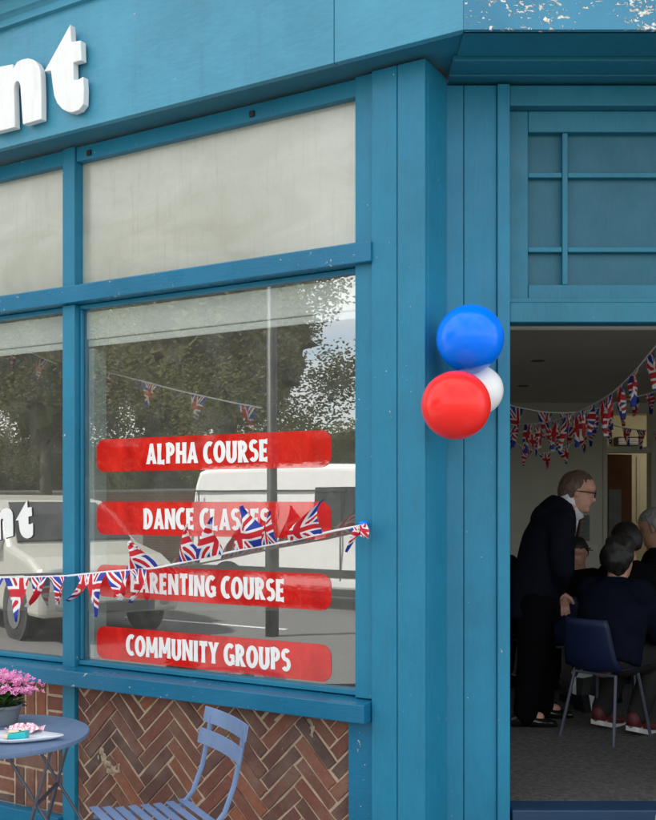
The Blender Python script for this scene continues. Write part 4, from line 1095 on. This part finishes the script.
sitter((w1.x+.06,5.44,FL-.02),fw,'seated person seen from behind, long dark hair, navy jacket, red and white trainers','navy_top','hair_dark',True,'grey_trousers',shoe='shoe_red',lean=.10,vol=1.12,sc=.84,headh=.215)
sitter((w3.x-.13,6.6,FL+.02),R(150),'seated grey haired person in a black top at the right edge of the doorway','black_top','hair_grey',False,'trousers_black',sc=.92,lean=.05,dnk=-.04)
sitter((W(580,600,6.9).x,6.95,FL),R(-120),'small dark haired seated person facing the door, between the man and the long haired sitter','black_top','hair_dark',False,'trousers_black',sc=.78,headh=.20,lean=.02,dnk=-.03)
c4=tree_copy(c1); c4['label']='blue moulded chair under the small dark haired sitter'; c4.scale=(.75,)*3; c4.location=(W(576,600,6.9).x,6.98,FL); c4.rotation_euler=(0,0,R(-120))
sitter((W(488,600,6.5).x,6.5,FL),R(40),'seated person in black half hidden by the left door post','black_top','hair_dark',False,'trousers_black',sc=.92,lean=.0)
c5=tree_copy(c1); c5['label']='blue moulded chair mostly hidden behind the left door post'; c5.scale=(.87,)*3; c5.location=(W(488,600,6.5).x,6.48,FL); c5.rotation_euler=(0,0,R(40))
sitter((W(634,600,6.0).x,6.0,FL),R(120),'seated person in black between the long haired sitter and the grey haired one','black_top','hair_dark',False,'trousers_black',sc=.88,headh=.215,lean=.06,dnk=-.07)
c6=tree_copy(c1); c6['label']='blue moulded chair under the black clad sitter between the other two'; c6.scale=(.87,)*3; c6.location=(W(634,600,6.0).x,5.98,FL); c6.rotation_euler=(0,0,R(120))
# bag under chair
bg=W(592,705,6.1); bag=thing('shopping_bag',(bg.x,6.05,FL),'crumpled black and white patterned bag on the floor behind the chair legs','bag')
bm=B(); rings(bm,[[V((bg.x+w*math.cos(u)*1.0,6.05+.09*math.sin(u),FL+z)) for u in [2*math.pi*k/20 for k in range(20)]] for z,w in ((.0,.11),(.1,.14),(.22,.13),(.3,.10),(.33,.09))])
for v in bm.verts: v.co+=noise.noise_vector(v.co*14)*.03
for f in bm.faces: f.material_index=1 if noise.noise(f.calc_center_median()*22)>.25 else 0
part('sack',bm,['black','decal_white'],bag)
bm=B(); tube(bm,[(bg.x-.05,6.05,FL+.3),(bg.x-.04,6.05,FL+.40),(bg.x+.04,6.05,FL+.40),(bg.x+.05,6.05,FL+.3)],.006,6); part('handle',bm,'decal_white',bag)
# ------------------------------------------------------------------ street (real, seen in the window reflections)
def gstrip(name,d0,d1,z,mat,s0=-120,s1=160,thick=.2,kind='structure'):
    bm=B(); bx8(bm,[F(s0,d0,z-thick),F(s1,d0,z-thick),F(s1,d1,z-thick),F(s0,d1,z-thick),F(s0,d0,z),F(s1,d0,z),F(s1,d1,z),F(s0,d1,z)])
    return tag(part(name,bm,mat),kind=kind)
RZ=G0-.12
gstrip('pavement',-3.1,60,G0,'paving'); gstrip('kerb',-3.25,-3.1,G0+.002,'kerb')
gstrip('road',-12.9,-3.25,RZ,'asphalt'); gstrip('kerb',-13.05,-12.9,G0+.002,'kerb'); gstrip('pavement',-15.5,-13.05,G0,'paving')
bm=B(); bm.faces.new([bm.verts.new(p) for p in ((-500,-500,RZ-.15),(500,-500,RZ-.15),(500,500,RZ-.15),(-500,500,RZ-.15))]); tag(part('ground',bm,'grass'),kind='structure')
gstrip('lawn',-40,-15.5,G0+.0,'grass')
bm=B()
for k in range(-20,30): bx8(bm,[F(k*6+a,b,c) for c in (RZ+.001,RZ+.005) for a,b in ((0,-8.2),(3,-8.2),(3,-8.1),(0,-8.1))])
tag(part('road_marking',bm,'road_paint'),kind='structure')
bm=B()
for d in (-3.5,-3.7,-12.6): bx8(bm,[F(a,b,c) for c in (RZ+.001,RZ+.005) for a,b in ((-100,d),(140,d),(140,d+.08),(-100,d+.08))])
tag(part('road_marking',bm,'road_paint'),kind='structure')
po=F(5.8,-7.47,0)
lpst=thing('lamp_post',(po.x,po.y,G0),'tall grey lamp post reflected in the middle of the shop window','lamp post')
bm=B(); tube(bm,[(po.x,po.y,RZ),(po.x,po.y,G0+1.1),(po.x,po.y,G0+1.15),(po.x,po.y,7.4)],[.09,.09,.07,.06],16); part('post',bm,'post_grey',lpst,smooth=True)
bm=B(); tube(bm,[(po.x,po.y,7.4),po+A*.2+V((0,0,7.7)),po+A*1.1+V((0,0,7.8))],.04,10); part('arm',bm,'post_grey',lpst,smooth=True)
bm=B(); ell(bm,po+A*1.3+V((0,0,7.8)),(.3,.16,.08),16,8,Matrix.Rotation(math.atan2(A.y,A.x),3,'Z')); part('lantern',bm,'trim_dark',lpst,smooth=True)
# vehicles: local x forward, built from side profile with rounded cross-section
def vehicle(name,label,cat,prof,width,mat,windows,wheels,lights,ground=RZ,tumble=.12,belt=.95):
    t=thing(name,(0,0,0),label,cat)
    n=len(prof); bm=B(); secs=[]
    for y in (-1,-.93,-.75,0,.75,.93,1):
        k={1:.955,.93:.99,.75:1,0:1.0}[abs(y)]
        ring=[]
        cx=sum(p[0] for p in prof)/n; cz=.8
        for x,z in prof:
            wy=width/2*(1-tumble*max(0,z-belt)/(1.0))
            ring.append(V((cx+(x-cx)*k,y*wy,cz+(z-cz)*(k if z>cz else 1))))
        secs.append(ring)
    rings(bm,secs); part('body',bm,mat,t,bevel=.045)
    for poly in windows:      # side windows both sides
        for s in (-1,1):
            bm=B()
            o=[[V((x,s*(width/2*(1-tumble*max(0,z-belt))+e),z)) for x,z in poly] for e in (-.02,.004)]
            rings(bm,o); part('window',bm,'car_glass',t)
    for x,r in wheels:
        for s in (-1,1):
            y=s*(width/2-.10)
            bm=B(); tube(bm,[(x,y-s*.1,r),(x,y+s*.09,r),(x,y+s*.105,r)],[r,r,r*.9],28); w=part('wheel',bm,'tyre',t)
            bm=B(); tube(bm,[(x,y+s*.107,r),(x,y+s*.115,r)],r*.62,20); part('rim',bm,'rim',w)
            bm=B(); tube(bm,[(x,s*(width/2-.03),r+.02),(x,s*(width/2+.003),r+.02)],r*1.17,28); part('wheel_arch',bm,'trim_dark',t)
    return t
vp=[(-2.55,.35),(-2.6,.6),(-2.58,1.2),(-2.5,2.1),(-2.42,2.36),(-2.2,2.43),(0,2.46),(1.1,2.43),(1.35,2.33),(1.95,1.55),(2.15,1.32),(2.62,1.12),(2.75,.9),(2.78,.55),(2.7,.35)]
van=vehicle('parked_van','white panel van parked across the road, reflected in the shop window','van',vp,1.98,'car_white',[[(.10,1.35),(.10,2.05),(1.28,2.05),(1.78,1.42),(1.7,1.35)]],[(-1.65,.34),(1.75,.34)],None,tumble=.10,belt=1.2)
def flatpart(par,nm,mat,pts,t=.01):
    bm=B(); P=[V(p) for p in pts]; n_=(P[1]-P[0]).cross(P[2]-P[0]).normalized()*t
    rings(bm,[P,[p+n_ for p in P]]); return part(nm,bm,mat,par)
def screen(par,pp,w0,w1,e=.02):
    bm=B(); n_=len(pp); d=(V((pp[-1][0]-pp[0][0],0,pp[-1][1]-pp[0][1]))).normalized(); nn=V((-d.z,0,d.x)); nn=nn if nn.z>0 else -nn
    rows=[]
    for i,(x,z) in enumerate(pp):
        w=w0+(w1-w0)*i/(n_-1); rows.append([V((x,-w,z))-nn*.02,V((x,-w,z))+nn*e,V((x,0,z))+nn*(e+.01),V((x,w,z))+nn*e,V((x,w,z))-nn*.02])
    rings(bm,rows); return part('windscreen',bm,'car_glass',par)
for s in (-1,1):
    bm=B()
    for x in (-2.3,-.75,.62): box(bm,x,x+.022,s*.985-.004,s*.985+.008,.5,1.98)
    box(bm,-2.45,.6,s*.983-.004,s*.983+.008,1.28,1.30); box(bm,-2.45,.7,s*.93-.004,s*.93+.012,1.98,2.01); box(bm,-2.5,2.6,s*.985-.01,s*.985+.012,.55,.68)
    part('door_seam',bm,'trim_dark',van)
    bm=B(); box(bm,1.9,2.05,s*1.0-.03,s*1.0+.16 if s>0 else s*1.0-.16+.03,1.35,1.6); part('wing_mirror',bm,'trim_dark',van)
    flatpart(van,'headlight','lamp_lens',[(2.70,s*.55,.92),(2.66,s*.93,.92),(2.60,s*.93,1.12),(2.64,s*.55,1.10)],.02*s)
screen(van,[(1.32,2.33),(1.50,2.10),(1.95,1.55)],.78,.90)
def place(o,s,D,heading,z=RZ):
    p=F(s,-D,0); o.location=(p.x,p.y,z); o.rotation_euler=(0,0,math.atan2(heading.y,heading.x))
place(van,7.15,11.55,-A)
cp=[(-2.15,.3),(-2.2,.6),(-2.15,.98),(-1.95,1.15),(-1.75,1.52),(-1.5,1.64),(-.4,1.69),(.25,1.62),(.65,1.42),(1.10,1.08),(1.75,.96),(2.08,.82),(2.17,.6),(2.15,.3)]
car=vehicle('parked_car','tall silver car reflected in the left windows','car',cp,1.80,'car_silver',[[(-1.75,1.05),(-1.55,1.5),(-.5,1.58),(-.5,1.03)],[(-.42,1.03),(-.42,1.58),(.2,1.54),(.85,1.05)]],[(-1.3,.33),(1.35,.33)],None,tumble=.22,belt=1.0)
screen(car,[(.33,1.575),(.65,1.42),(1.06,1.115)],.60,.76)
for s in (-1,1):
    bm=B(); ell(bm,(2.06,s*.64,.76),(.10,.21,.085),16,10); part('headlight',bm,'lamp_lens',car,smooth=True)
    bm=B(); ell(bm,(2.14,s*.66,.42),(.03,.09,.06),12,8); part('fog_lamp',bm,'lamp_lens',car,smooth=True)
    bm=B(); box(bm,.75,.92,s*.95-.07,s*.95+.07,1.03,1.17); part('wing_mirror',bm,'car_silver',car)
bm=B(); box(bm,2.15,2.20,-.38,.38,.62,.76); box(bm,2.15,2.20,-.5,.5,.33,.44); part('grille',bm,'trim_dark',car)
bm=B(); box(bm,2.18,2.21,-.26,.26,.47,.57); part('number_plate',bm,'decal_white',car)
place(car,9.6,7.0,(-A*.93+N*.37)); car.scale=(1.13,1.1,1.13)
# trees
def street_tree(s,D,h,cr,label,seed):
    rnd=random.Random(seed); p=F(s,-D,G0); t=thing('street_tree',p,label,'tree','trees across the road')
    bm=B(); top=p+V((0,0,h*.55)); tube(bm,[p,p+V((.05,0,h*.25)),top],[.22,.17,.12],12)
    tips=[]
    for i in range(11):
        a=rnd.uniform(0,6.28); l=cr*rnd.uniform(.5,.85); e=top+V((math.cos(a)*l,math.sin(a)*l,rnd.uniform(-.1,.45)*h)); st_=p+V((0,0,h*rnd.uniform(.3,.52)))
        tube(bm,[st_,st_.lerp(e,.5)+V((0,0,.3)),e],[.08,.05,.015],8); tips.append(e)
    part('trunk',bm,'bark',t,smooth=True)
    bm=B(); vals=[]
    cl=[]
    while len(cl)<(210 if seed<4 else 120):
        q=V((rnd.uniform(-1,1),rnd.uniform(-1,1),rnd.uniform(-1,1)))
        if q.length>1 or q.length<.25: continue
        q*=1+.18*noise.noise(q*2.2+V((seed*3,0,0)))
        cl.append((p+V((q.x*cr*.92,q.y*cr*.92,h*.62+q.z*h*.38)),rnd.uniform(.42,.80)))
    cl+=[(e,.6) for e in tips]
    for c,r in cl:
        for i in range(190):
            d=V((rnd.gauss(0,1),rnd.gauss(0,1),rnd.gauss(0,.8))); d=d.normalized()*r*rnd.random()**.4
            q=c+d; w=rnd.uniform(.04,.075); u=V((rnd.gauss(0,1),rnd.gauss(0,1),rnd.gauss(0,.5))).normalized(); v=u.orthogonal().normalized()
            bm.faces.new([bm.verts.new(x) for x in (q,q+u*w+v*w*.5,q+u*w*2,q+u*w-v*w*.5)]); vals.append(rnd.random())
    n0=len(bm.faces); cc=p+V((0,0,h*.62)); ell(bm,cc,(cr*.50,cr*.50,h*.22),64,44)
    bm.verts.ensure_lookup_table()
    for v in bm.verts[len(vals)*4:]:
        d=v.co-cc; v.co=cc+d*(1+.22*noise.noise(v.co*.9)+.22*noise.noise(v.co*2.3)+.2*noise.noise(v.co*6))
    vals+=[rnd.random()*.6 for _ in range(len(bm.faces)-n0)]
    o=part('crown',bm,'leaves',t,recalc=False); setrnd(o,vals)
street_tree(13.2,16.6,9.6,3.6,'leafy tree across the road, reflected in the large pane',1)
street_tree(20.2,17.2,9.8,3.8,'leafy tree farther along the road, reflected left of the mullion',2)
street_tree(27,17,9.6,3.8,'leafy tree reflected in the narrow left pane',3)
street_tree(34,17.5,9.5,3.8,'farthest leafy tree along the opposite pavement',4)
street_tree(20,23,9.5,3.2,'leafy tree in the second row, behind the nearest one',5)
# garden wall and hedges opposite
gw=thing('garden_wall',F(20,-19,G0),'low brown brick garden wall across the road','wall')
bm=B(); fbox(bm,9.5,60,-19.2,-18.95,G0,1.9); part('wall',bm,'wall_brick',gw)
bm=B(); fbox(bm,9.45,60,-19.25,-18.9,1.902,1.98); part('coping',bm,'kerb',gw)
for i,(s0,s1,hh) in enumerate(((10,22,3.9),(22.5,36,4.3),(36.5,52,4.2))):
    rnd=random.Random(50+i); t=thing('hedge',F((s0+s1)/2,-21,G0),('tall dark hedge behind the garden wall, nearest stretch','tall dark hedge behind the garden wall, middle stretch','tall dark hedge behind the garden wall, farthest stretch')[i],'hedge','hedges behind the garden wall')
    bm=B(); vals=[]
    for k in range(int((s1-s0)*1500)):
        u=rnd.uniform(s0,s1); z=rnd.uniform(0,1)**.8; q=F(u,-21.2+rnd.gauss(0,.45),G0+z*(hh+.9*noise.noise(V((u*.6,i,0)))+.3*noise.noise(V((u*2.5,i,4))))); w=rnd.uniform(.05,.09); a_=V((rnd.gauss(0,1),rnd.gauss(0,1),rnd.gauss(0,.6))).normalized(); b_=a_.orthogonal().normalized()
        bm.faces.new([bm.verts.new(x) for x in (q,q+a_*w+b_*w*.5,q+a_*w*2,q+a_*w-b_*w*.5)]); vals.append(rnd.random())
    n0=len(bm.faces); nv=len(vals)*4; rr_=[]
    for k in range(int((s1-s0)*4)+1):
        u=s0+k*.25; hh_=hh*.93+.9*noise.noise(V((u*.6,i,0)))
        rr_.append([F(u+.1*noise.noise(V((u*3,a_*1.0,2))),-21.2+.5*math.cos(R(a_))+.15*noise.noise(V((u*3,a_,0))),G0+max(0,(hh_*(.5+.5*math.sin(R(a_))))+.25*noise.noise(V((u*2.3,a_*.03,9))))) for a_ in range(-90,270,24)])
    rings(bm,rr_); vals+=[rnd.random()*.6 for _ in range(len(bm.faces)-n0)]
    o=part('foliage',bm,'leaves',t,recalc=False); setrnd(o,vals)
    bm=B()
    for k in range(int((s1-s0)/1.2)): p=F(s0+.6+k*1.2,-21.2,G0); tube(bm,[p,p+V((.1,0,hh*.5)),p+V((-.05,.1,hh*.85))],[.06,.04,.02],6)
    part('stems',bm,'bark',t)
# ------------------------------------------------------------------ world, sun, camera
w=bpy.data.worlds.new('World'); scene.world=w; w.use_nodes=True; nt=w.node_tree; nt.nodes.clear()
SUN=(A*.75+N*.75+V((0,0,1.15))).normalized()
el=math.asin(SUN.z); rot=math.atan2(SUN.x,SUN.y)
sky=nd(nt,'ShaderNodeTexSky'); sky.sky_type='NISHITA'; sky.sun_disc=False; sky.sun_elevation=el; sky.sun_rotation=rot
tc=nd(nt,'ShaderNodeTexCoord'); mp=nd(nt,'ShaderNodeMapping'); mp.inputs['Scale'].default_value=(1,1,2.6); L(nt,tc.outputs['Generated'],mp.inputs[0])
cf=ramp(nt,nz(nt,mp.outputs[0],2.2,6,.6),.34,.56)
c=mixc(nt,mth(nt,'MULTIPLY',cf,.92),sky.outputs[0],(6.4,6.3,6.1))
bg_=nd(nt,'ShaderNodeBackground'); bg_.inputs[1].default_value=.15; L(nt,c,bg_.inputs[0]); wo=nd(nt,'ShaderNodeOutputWorld'); L(nt,bg_.outputs[0],wo.inputs[0])
sl=bpy.data.lights.new('sun','SUN'); sl.energy=4.6; sl.angle=R(3); sl.color=(1,.95,.88); so=bpy.data.objects.new('sun',sl); COL.objects.link(so); so.location=(0,0,20)
so.rotation_euler=SUN.to_track_quat('Z','Y').to_euler()
cam=bpy.data.cameras.new('camera'); cam.sensor_fit='VERTICAL'; cam.sensor_height=24; cam.lens=24*FP/820; cam.shift_y=(CY-410)/820; cam.clip_end=1500; cam.clip_start=.05
co=bpy.data.objects.new('camera',cam); COL.objects.link(co); co.location=(0,0,Hc); co.rotation_euler=(R(90),0,0); scene.camera=co
vs=scene.view_settings; vs.view_transform='Standard'; vs.look='None'; vs.gamma=1; vs.exposure=1.28; vs.use_curve_mapping=False
scene.cycles.max_bounces=10; scene.cycles.transparent_max_bounces=12; scene.cycles.diffuse_bounces=5
